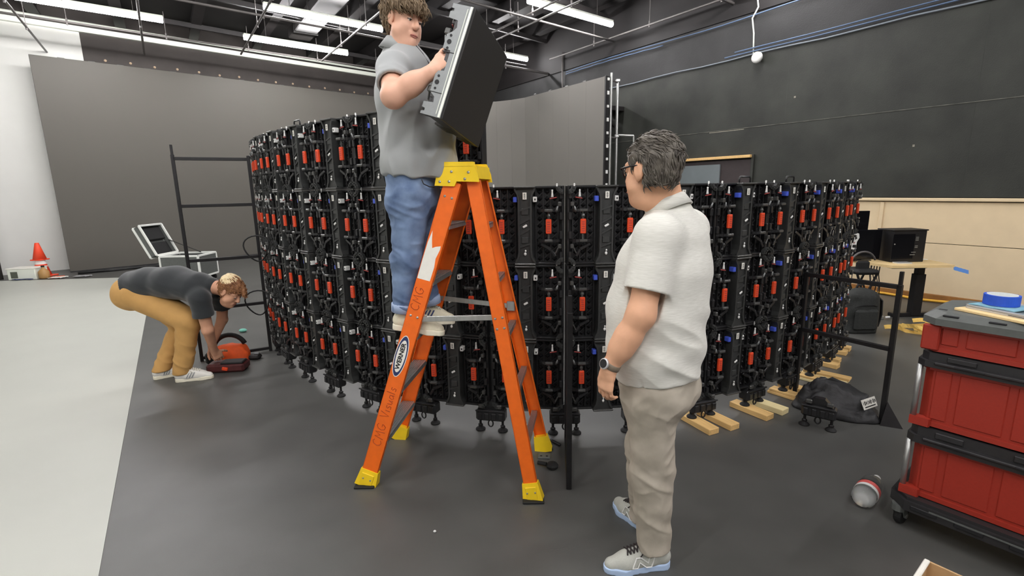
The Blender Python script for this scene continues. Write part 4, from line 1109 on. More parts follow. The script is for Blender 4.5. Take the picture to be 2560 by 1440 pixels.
# lid hinged along the left side, tipped open
hx0 = MF @ Vector((0, 0, H_)); ang = math.radians(68)
MLd = axes(MF @ Vector((-.02, 0, H_+.02)), CY, -CX*math.cos(ang)*-1*-1+Vector((0, 0, 0)) if False else (Vector((0, 0, 1))*math.sin(math.radians(66))-CX*math.cos(math.radians(66))), (CX*math.sin(math.radians(66))+Vector((0, 0, 1))*math.cos(math.radians(66))))
Lh = .60
q = MB(); q.box((D_/2, Lh/2, -.13), (D_, Lh, .016), MLd); q.build('lid_panel', m_tool_gry, fc, True)
for (c_, d_) in (((D_/2, .008, -.06), (D_, .016, .13)), ((D_/2, Lh-.008, -.06), (D_, .016, .13)), ((.008, Lh/2, -.06), (.016, Lh, .13)), ((D_-.008, Lh/2, -.06), (.016, Lh, .13))):
    q = MB(); q.box(c_, d_, MLd); q.build('lid_side', m_tool_gry, fc, True)
q = MB(); q.box((D_/2, Lh*.74, -.09), (D_-.06, Lh*.42, .08), MLd, .015); q.box((D_/2, Lh*.25, -.10), (D_-.06, Lh*.40, .06), MLd, .015); q.build('lid_foam', m_rubber, fc, True)
def edges2(M, x1, y1, z0, z1, t_=.035):
    for z in (z0, z1):
        for (a, b) in (((0, 0), (x1, 0)), ((x1, 0), (x1, y1)), ((x1, y1), (0, y1)), ((0, y1), (0, 0))):
            q = MB(); q.bar(M @ Vector((*a, z)), M @ Vector((*b, z)), t_, t_, ch=.004); q.build('edge_rail', m_edge, fc, True)
edges2(MLd, D_, Lh, -.13, -.005)
q = MB(); q.bar(MLd @ Vector((D_-.03, Lh*.45, -.02)), MF @ Vector((W_*.62, D_-.03, H_)), .03, .006); q.build('lid_stay', m_rubber, fc, True)
for x in (.06, W_-.06):
    for y in (.08, D_-.08):
        q = MB(); q.lathe([(.02, -.018), (.05, -.018), (.05, .018), (.02, .018)], 14, MF @ Matrix.Translation((x, y, .05)) @ Matrix.Rotation(math.pi/2, 4, 'X')); q.build('caster', m_rubber, fc, True)
q = MB(); q.box((W_/2, -.006, zb+.12), (.12, .02, .09), MF, .006); q.build('latch', m_alu, fc, True)

# cones, crate and clutter by the white wall
def cone(name, label, x, y, z, h, r0, r1, base, band):
    o = thing(name, label, 'traffic cone', (x, y, z))
    T = Matrix.Translation((x, y, z))
    q = MB(); q.box((0, 0, .012), (base, base, .024), T, .01); q.build('base_plate', m_orange_cone, o, True)
    q = MB(); q.lathe([(r0, .02), (r1, h), (r1*.7, h+.004)], 20, T); q.build('cone_body', m_orange_cone, o, True, True)
    if band:
        k0, k1 = band; f = lambda k: r0+(r1-r0)*k+.003
        q = MB(); q.lathe([(f(k0), .02+(h-.02)*k0), (f(k1), .02+(h-.02)*k1)], 20, T, cap=False); q.build('reflective_band', m_white, o, True, True)
    return o
cone('traffic_cone', 'lower orange traffic cone with white band by the white wall', -9.93, 10.42, 0, .46, .15, .05, .36, (.55, .85))
cone('traffic_cone', 'plain orange cone stacked on top of the lower banded cone', -9.93, 10.42, .345, .36, .115, .035, .23, None)
cr = thing('plastic_crate', 'pale plastic crate on the floor in front of the traffic cones', 'crate', (-9.98, 10.05, 0))
MCr = axes((-10.22, 9.98, 0), (.99, .12, 0), (-.12, .99, 0), (0, 0, 1))
for (c_, d_) in (((.25, 0, .11), (.5, .02, .22)), ((.25, .32, .11), (.5, .02, .22)), ((0, .16, .11), (.02, .32, .22)), ((.5, .16, .11), (.02, .32, .22)), ((.25, .16, .012), (.5, .32, .02))):
    q = MB(); q.box(c_, d_, MCr, .004); q.build('crate_wall', m_trim, cr, True)
q = MB(); q.box((.12, -.012, .10), (.13, .006, .13), MCr, .004); q.build('crate_label', mat('crate_dark', S(92, 96, 84), .6), cr, True)
q = MB(); q.box((.25, .16, .225), (.54, .36, .02), MCr, .006); q.build('crate_lid', m_label, cr, True)
o = thing('brown_jug', 'small brown bottle standing right of the pale crate', 'bottle', (-9.62, 10.12, 0))
q = MB(); q.lathe([(.08, 0), (.09, .02), (.09, .14), (.05, .19), (.025, .21), (.025, .24)], 16, Matrix.Translation((-9.62, 10.12, .005))); q.build('bottle_body', mat('amber', S(176, 136, 84), .4), o, True, True)
q = MB(); q.cyl((-9.62, 10.12, .24), (-9.62, 10.12, .27), .03, 10); q.build('bottle_cap', m_joist, o, True)
for k, (x, y, sx, sy, c_, lab, nm) in enumerate(((-9.35, 10.12, .30, .2, m_label, 'white paper sheet beside the brown bottle', 'paper_sheet'), (-9.9, 9.93, .4, .08, m_navy, 'dark blue cloth strip in front of the pale crate', 'cloth_strip'), (-9.42, 10.2, .16, .16, m_bagorange, 'orange rag beside the traffic cones', 'rag'), (-8.95, 10.25, .3, .16, m_silver, 'shiny foil sheet near the corner of the huge screen', 'foil_sheet'))):
    n = 8; vs = []; fs = []
    for i in range(n+1):
        for j in range(n+1):
            u = i/n-.5; v = j/n-.5; vs.append((x+u*sx, y+v*sy+.03*math.sin(u*7), .012+.012*(1+MN.noise((u*5+k, v*5, 0)))))
    for i in range(n):
        for j in range(n): a = i*(n+1)+j; fs.append((a, a+n+1, a+n+2, a+1))
    q = MB(); q.raw(vs, fs); ob = q.build(nm, c_, smooth=True); sd = ob.modifiers.new('thick', 'SOLIDIFY'); sd.thickness = .004; put(ob, lab, 'litter' if k > 1 else 'paper' if k == 0 else 'cloth')
q = MB(); pts = [(-9.3+.22*i, 10.55+.20*i+.05*math.sin(i*1.7), .03+.01*math.sin(i*2.1)) for i in range(10)]; q.tube(pts, [.028+.010*math.sin(i*1.9) for i in range(10)], 7); put(q.build('cable_bundle', m_cable_k, smooth=True), 'black cable bundle along the foot of the huge screen', 'cable')
# things by the bending man ----------------------------------------------------
ob_ = thing('tool_bag', 'small orange and black tool bag on the floor by the bending man\'s hands', 'bag', (-2.86, 4.80, 0))
MO = Matrix.Translation((-2.86, 4.80, 0)) @ Matrix.Rotation(.25, 4, 'Z')
def tbf(u, v):
    a = 2*math.pi*u; c, s = math.cos(a), math.sin(a); k = math.sqrt(max(.03, 1-(v*.97)**3)); x = .19*k*math.copysign(abs(c)**.7, c); y = .11*k*math.copysign(abs(s)**.7, s)
    d = .02*MN.noise((x*16, y*16, v*3)); return MO @ Vector((x+d, y+d, .17*v+d*.3*v))
lumpy('bag_body', m_bagorange, ob_, None, 32, 12, tbf)
q = MB(); q.tube([MO @ Vector(p_) for p_ in arc((0, .03, .11), .15, 20, 160, 12, 'xz')], .02, 8, flat=1.3); q.build('bag_flap', m_rubber, ob_, True, True)
q = MB(); q.box((-.13, -.09, .07), (.12, .06, .12), MO, .02); q.build('side_pocket', m_rubber, ob_, True)
dr_ = thing('dark_case', 'dark open tool case held on the floor between the bending man\'s hands', 'tool case', (-2.74, 4.50, 0))
MD = Matrix.Translation((-2.72, 4.52, 0)) @ Matrix.Rotation(.12, 4, 'Z')
m_maroon = mat('dark_maroon', S(78, 36, 36), .5, noise=.2, nscale=20)
q = MB(); q.box((0, 0, .045), (.34, .17, .085), MD, .02); q.build('case_body', m_maroon, dr_, True)
q = MB(); q.box((.06, -.02, .092), (.20, .12, .02), MD, .008); q.build('case_top', m_rubber, dr_, True)
q = MB(); q.bar(MD @ Vector((-.02, -.088, .05)), MD @ Vector((.03, -.092, .04)), .02, .03, ch=.004); q.build('latch', m_red, dr_, True)
o = thing('tool_pouch', 'small dark pouch on the floor just right of the orange bag', 'pouch', (-2.66, 4.86, 0))
q = MB(); q.box((-2.66, 4.84, .022), (.17, .10, .044), Matrix.Identity(4), .016); q.build('pouch_body', m_joist, o, True)
q = MB(); q.box((-2.62, 4.86, .05), (.05, .03, .012), None, .004); q.build('clip', m_alu_dull, o, True)
q = MB(); q.ball((0, 0, .022), (.05, .035, .022), 8)
ob = q.build('teal_scrap', m_teal); ob.location = (-3.28, 5.84, 0); put(ob, 'crumpled teal scrap on the floor behind the orange bag', 'scrap')
# ================================================================ PEOPLE: signed-distance modelling
def V3(*a): return np.array(a if len(a) > 1 else a[0], float)
def nrm(v): v = np.asarray(v, float); return v/np.linalg.norm(v)
def cap(a, b, ra, rb):
    a = V3(a); b = V3(b); ab = b-a; L2 = max(1e-12, ab@ab); R = max(ra, rb)
    def f(X, Y, Z):
        px, py, pz = X-a[0], Y-a[1], Z-a[2]
        t = np.clip((px*ab[0]+py*ab[1]+pz*ab[2])/L2, 0, 1)
        return np.sqrt((px-t*ab[0])**2+(py-t*ab[1])**2+(pz-t*ab[2])**2)-(ra+(rb-ra)*t)
    return f, np.minimum(a, b)-R, np.maximum(a, b)+R
def cap2(a, b, ra, rb):
    g, lo, hi = cap((a[0], a[1], 0), (b[0], b[1], 0), ra, rb)
    return (lambda X, Y, Z: g(X, Y, 0*Z)), np.array([lo[0], lo[1], -.05]), np.array([hi[0], hi[1], .2])
def ell(c, r, R=None):
    c = V3(c); r = V3(r); R = np.eye(3) if R is None else np.array(R, float)   # rows = axes
    def f(X, Y, Z):
        px, py, pz = X-c[0], Y-c[1], Z-c[2]
        q = [(px*R[i, 0]+py*R[i, 1]+pz*R[i, 2])/r[i] for i in range(3)]
        k0 = np.sqrt(q[0]**2+q[1]**2+q[2]**2)+1e-9
        k1 = np.sqrt((q[0]/r[0])**2+(q[1]/r[1])**2+(q[2]/r[2])**2)+1e-9
        return k0*(k0-1)/k1
    e = np.sqrt(((R*r[:, None])**2).sum(0))
    return f, c-e, c+e
def ecap(a, b, u, ra, rb):
    """tapered capsule with elliptical section: ra=(along u, along v)"""
    a = V3(a); b = V3(b); w = nrm(b-a); u = V3(u); u = nrm(u-w*(u@w)); v = np.cross(w, u); L = np.linalg.norm(b-a)
    R = max(*ra, *rb)
    def f(X, Y, Z):
        px, py, pz = X-a[0], Y-a[1], Z-a[2]
        h = px*w[0]+py*w[1]+pz*w[2]; t = np.clip(h/L, 0, 1); e = h-t*L
        pu = px*u[0]+py*u[1]+pz*u[2]; pv = px*v[0]+py*v[1]+pz*v[2]
        ru = ra[0]+(rb[0]-ra[0])*t; rv = ra[1]+(rb[1]-ra[1])*t; rw_ = np.minimum(ru, rv)
        k0 = np.sqrt((pu/ru)**2+(pv/rv)**2+(e/rw_)**2)+1e-9
        k1 = np.sqrt((pu/ru**2)**2+(pv/rv**2)**2+(e/rw_**2)**2)+1e-9
        return k0*(k0-1)/k1
    return f, np.minimum(a, b)-R, np.maximum(a, b)+R
def clip(p, pt, n):
    f, lo, hi = p; pt = V3(pt); n = nrm(n)
    return (lambda X, Y, Z: np.maximum(f(X, Y, Z), (X-pt[0])*n[0]+(Y-pt[1])*n[1]+(Z-pt[2])*n[2])), lo, hi
def grow(p, d):
    f, lo, hi = p
    return (lambda X, Y, Z: f(X, Y, Z)-d), lo-max(d, 0), hi+max(d, 0)

def sdf_mesh(ops, h):
    """ops: (prim, k) to add or (prim, k, 'sub')"""
    lo = np.min([o[0][1] for o in ops if len(o) == 2], 0)-3*h; hi = np.max([o[0][2] for o in ops if len(o) == 2], 0)+3*h
    n = np.ceil((hi-lo)/h).astype(int)+1
    ax = [(lo[i]+h*np.arange(n[i])).astype(np.float32) for i in range(3)]
    D = np.full(n, .15, np.float32)
    for o in ops:
        (f, a, b), k = o[0], o[1]; m = k+3*h
        s = [slice(max(0, int((a[i]-m-lo[i])/h)), max(0, min(n[i], int((b[i]+m-lo[i])/h)+2))) for i in range(3)]
        if any(q.stop <= q.start for q in s): continue
        X = ax[0][s[0]][:, None, None]; Y = ax[1][s[1]][None, :, None]; Z = ax[2][s[2]][None, None, :]
        d = f(X, Y, Z).astype(np.float32)+np.float32(0)*(X+Y+Z); A = D[tuple(s)]
        if len(o) == 2:
            if k > 0:
                t = np.clip(.5+.5*(A-d)/k, 0, 1); D[tuple(s)] = A*(1-t)+d*t-k*t*(1-t)
            else: D[tuple(s)] = np.minimum(A, d)
        else:
            d = -d
            if k > 0:
                t = np.clip(.5-.5*(A-d)/k, 0, 1); D[tuple(s)] = A*(1-t)+d*t+k*t*(1-t)
            else: D[tuple(s)] = np.maximum(A, d)
    S_ = D < 0
    c = S_[:-1, :-1, :-1].astype(np.int8)
    tot = np.zeros_like(c)
    offs = [(i, j, k) for i in (0, 1) for j in (0, 1) for k in (0, 1)]
    def sh(B, o): return B[o[0]:B.shape[0]-1+o[0], o[1]:B.shape[1]-1+o[1], o[2]:B.shape[2]-1+o[2]]
    for o in offs: tot += sh(S_, o)
    act = (tot > 0) & (tot < 8)
    I = np.argwhere(act); idx = np.full(act.shape, -1, np.int64); idx[act] = np.arange(len(I))
    P = np.zeros((len(I), 3)); W = np.zeros(len(I))
    for a in offs:
        for d in range(3):
            if a[d]: continue
            b = list(a); b[d] = 1
            va = D[I[:, 0]+a[0], I[:, 1]+a[1], I[:, 2]+a[2]]; vb = D[I[:, 0]+b[0], I[:, 1]+b[1], I[:, 2]+b[2]]
            m = (va < 0) != (vb < 0)
            t = np.where(m, va/np.where(m, va-vb, 1), 0)
            pt = np.array(a, float)[None, :].repeat(len(I), 0); pt[:, d] += t
            P[m] += pt[m]; W[m] += 1
    P = lo+h*(I+P/W[:, None])
    F = []
    for d in range(3):
        e1, e2 = (d+1) % 3, (d+2) % 3
        a0 = [slice(None)]*3; a1 = [slice(None)]*3; a0[d] = slice(0, -1); a1[d] = slice(1, None)
        for e in (e1, e2): a0[e] = slice(1, -1); a1[e] = slice(1, -1)
        s0 = S_[tuple(a0)]; s1 = S_[tuple(a1)]
        for fl in (True, False):
            E = np.argwhere((s0 != s1) & (s0 == fl))
            if not len(E): continue
            E[:, e1] += 1; E[:, e2] += 1
            q = []
            for (p_, r_) in ((1, 1), (0, 1), (0, 0), (1, 0)):
                G = E.copy(); G[:, e1] -= p_; G[:, e2] -= r_
                q.append(idx[G[:, 0], G[:, 1], G[:, 2]])
            q = np.stack(q, 1)
            F.append(q if fl else q[:, ::-1])
    return P, np.concatenate(F)
def vnormals(P, F):
    n = np.cross(P[F[:, 2]]-P[F[:, 0]], P[F[:, 3]]-P[F[:, 1]]); N = np.zeros_like(P)
    for i in range(4): np.add.at(N, F[:, i], n)
    return N/(np.linalg.norm(N, axis=1)[:, None]+1e-12)
_T = np.random.RandomState(5).rand(64, 64, 64)
def vnoise(Q):
    i = np.floor(Q).astype(int); f = Q-i; f = f*f*(3-2*f); r = 0
    for a in (0, 1):
        for b in (0, 1):
            for c in (0, 1):
                wgt = (f[:, 0] if a else 1-f[:, 0])*(f[:, 1] if b else 1-f[:, 1])*(f[:, 2] if c else 1-f[:, 2])
                r = r+wgt*_T[(i[:, 0]+a) % 64, (i[:, 1]+b) % 64, (i[:, 2]+c) % 64]
    return r*2-1
def ridge(Q): return 1-np.abs(vnoise(Q))*2
def relax(P, F, it=1, lam=.5):
    for _ in range(it):
        A = np.zeros_like(P); C = np.zeros(len(P))
        for i in range(4):
            np.add.at(A, F[:, i], P[F[:, (i+1) % 4]]+P[F[:, (i+3) % 4]]); np.add.at(C, F[:, i], 2)
        P = P*(1-lam)+lam*A/C[:, None]
    return P
def np_mesh(P, F, name):
    me = bpy.data.meshes.new(name)
    me.vertices.add(len(P)); me.vertices.foreach_set('co', P.astype(np.float32).ravel())
    me.loops.add(F.size); me.loops.foreach_set('vertex_index', F.astype(np.int32).ravel())
    me.polygons.add(len(F)); me.polygons.foreach_set('loop_start', np.arange(0, F.size, 4, dtype=np.int32)); me.polygons.foreach_set('loop_total', np.full(len(F), 4, np.int32))
    me.update(); me.validate(); return me
def sdf_obj(name, ops, h, m, parent, disp=None, rel=1):
    P, F = sdf_mesh(ops, h)
    P = relax(P, F, rel)
    if disp is not None:
        N = vnormals(P, F); P = P+N*disp(P, N)[:, None]
    o = link_mesh(name, np_mesh(P, F, name), m, parent, True, True)
    return o, P, F

def head_prims(H, fat=0.0, sc=1.0):
    """H: 4x4 numpy frame, columns forward, left, up, origin"""
    R = H[:3, :3].T; o = H[:3, 3]
    def w(p): return o+H[:3, :3] @ (np.array(p, float)*sc)
    def E(c, r): return ell(w(c), np.array(r)*sc, R)
    def C(a, b, ra, rb): return cap(w(a), w(b), ra*sc, rb*sc)
    ops = [(E((-.012, 0, .038), (.098, .076, .084)), .0), (E((.028, 0, -.028), (.066, .062, .092)), .03), (E((.03, 0, -.075), (.056, .053+fat*.012, .046)), .025),
           (C((.078, 0, -.104), (.080, 0, -.100), .018, .018), .02)]
    for s in (-1, 1):
        ops += [(C((.052, s*.037, -.036), (.035, s*.05, -.06), .024+fat*.008, .024+fat*.012), .025), (C((.080, s*.012, .024), (.070, s*.05, .022), .011, .010), .014),
                (E((-.008, s*.077, -.006), (.023, .010, .035)), .006), (C((-.002, s*.074, -.036), (.002, s*.072, -.040), .007, .006), .006)]
    ops += [(C((.086, 0, .016), (.110, 0, -.028), .009, .0125), .012), (C((.107, 0, -.030), (.107, 0, -.031), .0135, .0135), .006)]
    for s in (-1, 1): ops += [(C((.096, s*.011, -.034), (.099, s*.011, -.034), .0085, .008), .006)]
    for s in (-1, 1): ops += [(E((.096, s*.032, .004), (.014, .019, .011)), .012, 'sub')]
    for s in (-1, 1): ops += [(E((.0775, s*.032, .005), (.0145, .0165, .0125)), .004)]
    for s in (-1, 1): ops += [(E((-.002, s*.090, -.004), (.012, .007, .019)), .005, 'sub')]
    ops += [(C((.089, -.018, -.062), (.089, .018, -.062), .009, .009), .012), (C((.086, -.020, -.073), (.086, .020, -.073), .007, .007), .012)]
    if fat: ops += [(E((.03, 0, -.105), (.05, .052, .035)), .03)]
    return ops, w
def face_parts(H, w, sc, root, skin_dark, lip, look_down=True, brow=None, P=None):
    Lc = (P-H[:3, 3]) @ H[:3, :3]/sc; Lc = Lc[Lc[:, 0] > .03]
    def fz(y, u):
        m = (np.abs(Lc[:, 1]-y) < .006) & (np.abs(Lc[:, 2]-u) < .006)
        return Lc[m, 0].max() if m.any() else .09
    def on(y, u, d=0.0): return w((fz(y, u)+d, y, u))
    for s in (-1, 1):
        q = MB(); q.ball((0, 0, 0), .0118*sc, 12, Matrix.Translation(Vector(w((.0808, s*.032, .000))))); e = q.build('eye', m_eye, root, True, True)
        q = MB(); q.ball((0, 0, 0), .0062*sc, 8, Matrix.Translation(Vector(w((.0885, s*.032, -.004))))); q.build('iris', m_iris, e, True, True)
        q = MB(); q.tube([w((.0868, s*.020, -.0015)), w((.0925, s*.028, -.0025)), w((.0915, s*.036, -.003)), w((.082, s*.046, -.002))], .0019*sc, 6); q.build('lash_line', m_lash, e, True, True)
        if brow:
            q = MB(); q.tube([w((.092, s*.014, .027)), w((.089, s*.03, .033)), w((.073, s*.05, .028))], [.003*sc, .0042*sc, .002*sc], 6); q.build('eyebrow', brow, root, True, True)
    ys = (-.024, -.015, -.006, 0, .006, .015, .024)
    q = MB(); q.tube([on(y, -.0705+.004*(1-(y/.024)**2)-(.0008 if y == 0 else 0), -.0015) for y in ys], [.0012*sc, .003*sc, .0042*sc, .0040*sc, .0042*sc, .003*sc, .0012*sc], 8)
    q.tube([on(y, -.0715-.005*(1-(y/.024)**2), -.0015) for y in ys], [.0012*sc, .0035*sc, .0048*sc, .0052*sc, .0048*sc, .0035*sc, .0012*sc], 8); lp = q.build('lips', lip, root, True, True)
    q = MB(); q.tube([on(y, -.0712-.002*(abs(y)/.026)**2, .0012 if abs(y) > .02 else .0022) for y in (-.027, -.015, -.006, 0, .006, .015, .027)], .0012*sc, 5); q.build('mouth_line', skin_dark, lp, True, True)
def hframe(c, F, U):
    F = nrm(F); U = V3(U); U = nrm(U-F*(U@F)); L = np.cross(U, F)
    M = np.eye(4); M[:3, 0] = F; M[:3, 1] = L; M[:3, 2] = U; M[:3, 3] = c
    return M
def hand_prims(wr, x, n, t, curl=(.5, .6, .5), sc=1.0, spread=.06, thumb=(.55, .75, .35), tcurl=.4):
    wr = V3(wr); x = nrm(x); n = V3(n); n = nrm(n-x*(n@x)); t0 = np.cross(x, n); t = t0 if t0@V3(t) > 0 else -t0
    ops = [(ecap(wr-x*.01*sc, wr+x*.03*sc, t, (.029*sc, .021*sc), (.034*sc, .018*sc)), .02), (ecap(wr+x*.03*sc, wr+x*.078*sc, t, (.035*sc, .017*sc), (.040*sc, .014*sc)), .012),
           (cap(wr+x*.03*sc+t*.02*sc, wr+x*.055*sc+t*.03*sc, .017*sc, .014*sc), .012)]
    LN = [.070, .079, .073, .056]; RR = [.0092, .0096, .0090, .0078]
    for i in range(4):
        y = .0305-.0203*i
        b = wr+x*(.084-.004*abs(i-1.2))*sc+t*y*sc; d = nrm(x+t*spread*(1.5-i)); ang = 0; p = b-d*.02*sc; ops.append((cap(p, b, RR[i]*1.15*sc, RR[i]*1.08*sc), .006))
        nn = n; p = b
        for j, fr in enumerate((.45, .30, .25)):
            ang += curl[j]*(1+.06*i); dd = nrm(d*math.cos(ang)+nn*math.sin(ang)); q = p+dd*LN[i]*fr*sc
            ops.append((cap(p, q, RR[i]*(1-.08*j)*sc, RR[i]*(.94-.10*j)*sc), .003)); p = q
    b = wr+x*.028*sc+t*.026*sc; d = nrm(x*thumb[0]+t*thumb[1]+n*thumb[2]); p = b
    for j, (l_, r_) in enumerate(((.042, .0125), (.034, .0108), (.027, .0098))):
        q = p+d*l_*sc; ops.append((cap(p, q, r_*sc, r_*.92*sc), .006)); p = q; d = nrm(d+x*tcurl*.6+n*tcurl*.5-t*tcurl*.4)
    return ops
def shoe(root, heel, toe, z0, m_up, m_sole, m_lace, sc=1.0, logo=None, stripe=None, side=1, tilt=0.0):
    heel = Vector((*heel, z0)); toe = Vector((*toe, z0)); L = (toe-heel).length; k = L/.30
    F = frame(heel, toe); 
    if tilt: F = F @ Matrix.Translation((0, 0, 0)) @ Matrix.Rotation(tilt, 4, 'Y')
    h = .0042; Z = .03
    sole = [(clip(clip(cap2((.045, 0), (.13, .002), .037, .034), (0, 0, .034), (0, 0, 1)), (0, 0, 0.0), (0, 0, -1)), .0),
            (clip(clip(cap2((.13, .002), (.215, .004), .034, .047), (0, 0, .029), (0, 0, 1)), (0, 0, 0), (0, 0, -1)), .008),
            (clip(clip(cap2((.215, .004), (.262, .0), .047, .034), (0, 0, .028), (0, 0, 1)), (0, 0, 0), (0, 0, -1)), .008)]
    up = [(cap((.045, 0, .05), (.10, 0, .055), .037, .038), .0), (cap((.10, 0, .048), (.205, .003, .040), .038, .043), .02), (cap((.205, .003, .038), (.262, 0, .030), .042, .030), .015),
          (cap((.05, 0, .07), (.062, 0, .098), .036, .041), .02), (cap((.10, 0, .10), (.185, 0, .062), .030, .026), .025),
          (clip(cap((.05, 0, .07), (.066, 0, .15), .030, .040), (0, 0, .082), (0, 0, -1)), .004, 'sub')]
    up = [(clip(o[0], (0, 0, .022), (0, 0, -1)), o[1]) if len(o) == 2 else o for o in up]
    g = bpy.data.objects
    P, Fc = sdf_mesh(up, h); P = relax(P, Fc, 1); P[:, 0] *= k
    def place(P): return np.array([tuple(F @ Vector(p*sc if False else p)) for p in P])
    uo = link_mesh('shoe', np_mesh(place(P), Fc, 'shoe'), m_up, root, True, True)
    PU = P.copy()
    P, Fc = sdf_mesh(sole, h); P[:, 0] *= k
    link_mesh('sole', np_mesh(place(P), Fc, 'sole'), m_sole, uo, True, True)
    q = MB()
    def zt(x, y):
        m = (np.abs(PU[:, 0]-x) < .008) & (np.abs(PU[:, 1]-y) < .008)
        return (PU[m, 2].max() if m.any() else .08)+.002
    for i in range(6):
        x = (.118+.014*i)*k
        for (y0, y1) in ((-.026, .026), (.026, -.026)):
            q.tube([(x+.014*u*k, y0+(y1-y0)*u, zt(x+.014*u*k, y0+(y1-y0)*u)) for u in (0, .25, .5, .75, 1)], .0032, 5, F)
    for sy in (-1, 1): q.tube([(.114*k, 0, zt(.114*k, 0)+.004), (.118*k, sy*.02, zt(.118*k, sy*.02)+.006), (.135*k, sy*.036, zt(.135*k, sy*.036)+.003), (.15*k, sy*.04, zt(.15*k, sy*.04)+.002)], .0028, 5, F)
    q.build('laces', m_lace, uo, True, True)
    if logo:
        q = MB()
        def sp(x, z):
            y = .0425+.004*min(1, max(0, (x-.09)/.08))
            return (x*k, side*(y+.0012-(max(0, z-.05))*.25), z)
        pts = [(.185, .036), (.168, .080), (.148, .080), (.118, .056), (.110, .080), (.088, .080), (.104, .036), (.126, .036), (.154, .060), (.163, .036)]
        pts = [sp(*p_) for p_ in pts]
        q.tube(pts, .0030, 5, F, closed=True); q.build('side_letter', logo, uo, True, False)
    if stripe:
        q = MB()
        for x in (.115, .135, .155): q.ribbon([F @ Vector(((x-.012)*k, side*.043, .036)), F @ Vector((x*k, side*.041, .06)), F @ Vector(((x+.01)*k, side*.033, .082))], F.to_3x3() @ Vector((.005, 0, 0)), .002)
        q.build('side_stripe', stripe, uo, True)
    return uo
def locks(P, F, flow, n, length, r0, seed, keep=None, curl=.3, lift=.003):
    N = vnormals(P, F); rs = np.random.RandomState(seed); mb = MB()
    ids = rs.randint(0, len(P), n*3); c = 0
    for i in ids:
        p = P[i]; nn = N[i]
        if keep is not None and not keep(p, nn): continue
        d = flow(p, nn); d = d-nn*(d@nn); l = np.linalg.norm(d)
        if l < 1e-6: continue
        d = d/l; sd = np.cross(nn, d); L = length*(.6+.8*rs.rand()); cv = (rs.rand()-.5)*curl*2; ph = rs.rand()*6
        pts = []
        for j in range(5):
            u = j/4; pts.append(p+nn*(lift*math.sin(u*2.6)-.003*u)+d*L*u+sd*L*cv*u*u+nn*0-nn*L*L*u*u*2.2)
        mb.tube(pts, [r0*.7, r0, r0*.9, r0*.6, r0*.15], 4)
        c += 1
        if c >= n: break
    return mb

m_eye = mat('eye_white', S(226, 222, 216), .25); m_iris = mat('iris_brown', S(62, 44, 34), .2); m_lash = mat('lash_dark', S(66, 46, 38), .7)
m_skin1 = mat('skin_fair', S(222, 172, 146), .5, noise=.05, nscale=18, sheen=.05, bump=.03, bscale=160)
m_skin2 = mat('skin_tan', S(222, 170, 136), .5, noise=.06, nscale=18, bump=.04, bscale=160)
m_skin3 = mat('skin_light', S(206, 154, 124), .5, noise=.05, nscale=18)
m_lip = mat('lips', S(198, 132, 118), .45); m_mouth = mat('mouth_shadow', S(136, 80, 70), .7)
m_hair1 = mat('hair_brown', S(104, 86, 66), .65, nscale=60, col2=S(138, 118, 92)); m_hair2 = mat('hair_greying', S(66, 60, 54), .5, nscale=30, col2=S(116, 110, 100)); m_hair3 = mat('hair_auburn', S(112, 72, 46), .6, nscale=50, col2=S(150, 104, 66)); m_hair3b = mat('hair_blond', S(236, 218, 178), .6, nscale=50, col2=S(216, 190, 142))
m_shirt1 = mat('grey_polo', S(158, 161, 160), .8, noise=.03, nscale=500, bump=.08, bscale=900, sheen=.2)
m_shirt2 = mat('heather_polo', S(206, 205, 195), .85, nscale=60, col2=S(226, 225, 217), stretch=(.5, .5, 8), bump=.08, bscale=900, sheen=.15)
m_shirt3 = mat('charcoal_tee', S(38, 42, 44), .8, noise=.08, nscale=300, sheen=.3)
m_jeans = mat('blue_denim', S(62, 82, 116), .8, nscale=7, col2=S(132, 154, 186), bump=.1, bscale=700)
m_taupe = mat('taupe_trousers', S(164, 156, 141), .8, nscale=12, col2=S(184, 175, 160), bump=.1, bscale=600)
m_tan = mat('tan_trousers', S(196, 152, 90), .8, noise=.05, nscale=14, bump=.1, bscale=500)
m_cream_shoe = mat('cream_knit', S(222, 215, 190), .8, noise=.04, nscale=90); m_cream_sole = mat('cream_sole', S(232, 226, 204), .6)
m_grey_shoe = mat('grey_mesh', S(176, 177, 168), .8, noise=.06, nscale=200); m_blue_sole = mat('pale_blue_sole', S(176, 198, 228), .6)
m_white_shoe = mat('white_leather', S(224, 222, 214), .5, noise=.03, nscale=30); m_lace_k = mat('dark_laces', S(44, 38, 38), .8); m_lace_w = mat('white_laces', S(226, 222, 208), .8)
m_plack = mat('dark_placket', S(48, 46, 48), .8)

def cloth_disp(amp, freq, tilt, seed, fine=.0):
    def f(P, N):
        Q = np.stack([P[:, 0]*freq*.55+seed, P[:, 1]*freq*.55+seed*2, (P[:, 2]+tilt*(P[:, 0]))*freq*1.5], 1)
        a = ridge(Q)*.6+.4*vnoise(Q*2.1+7)
        return amp*a+fine*vnoise(P*90)
    return f

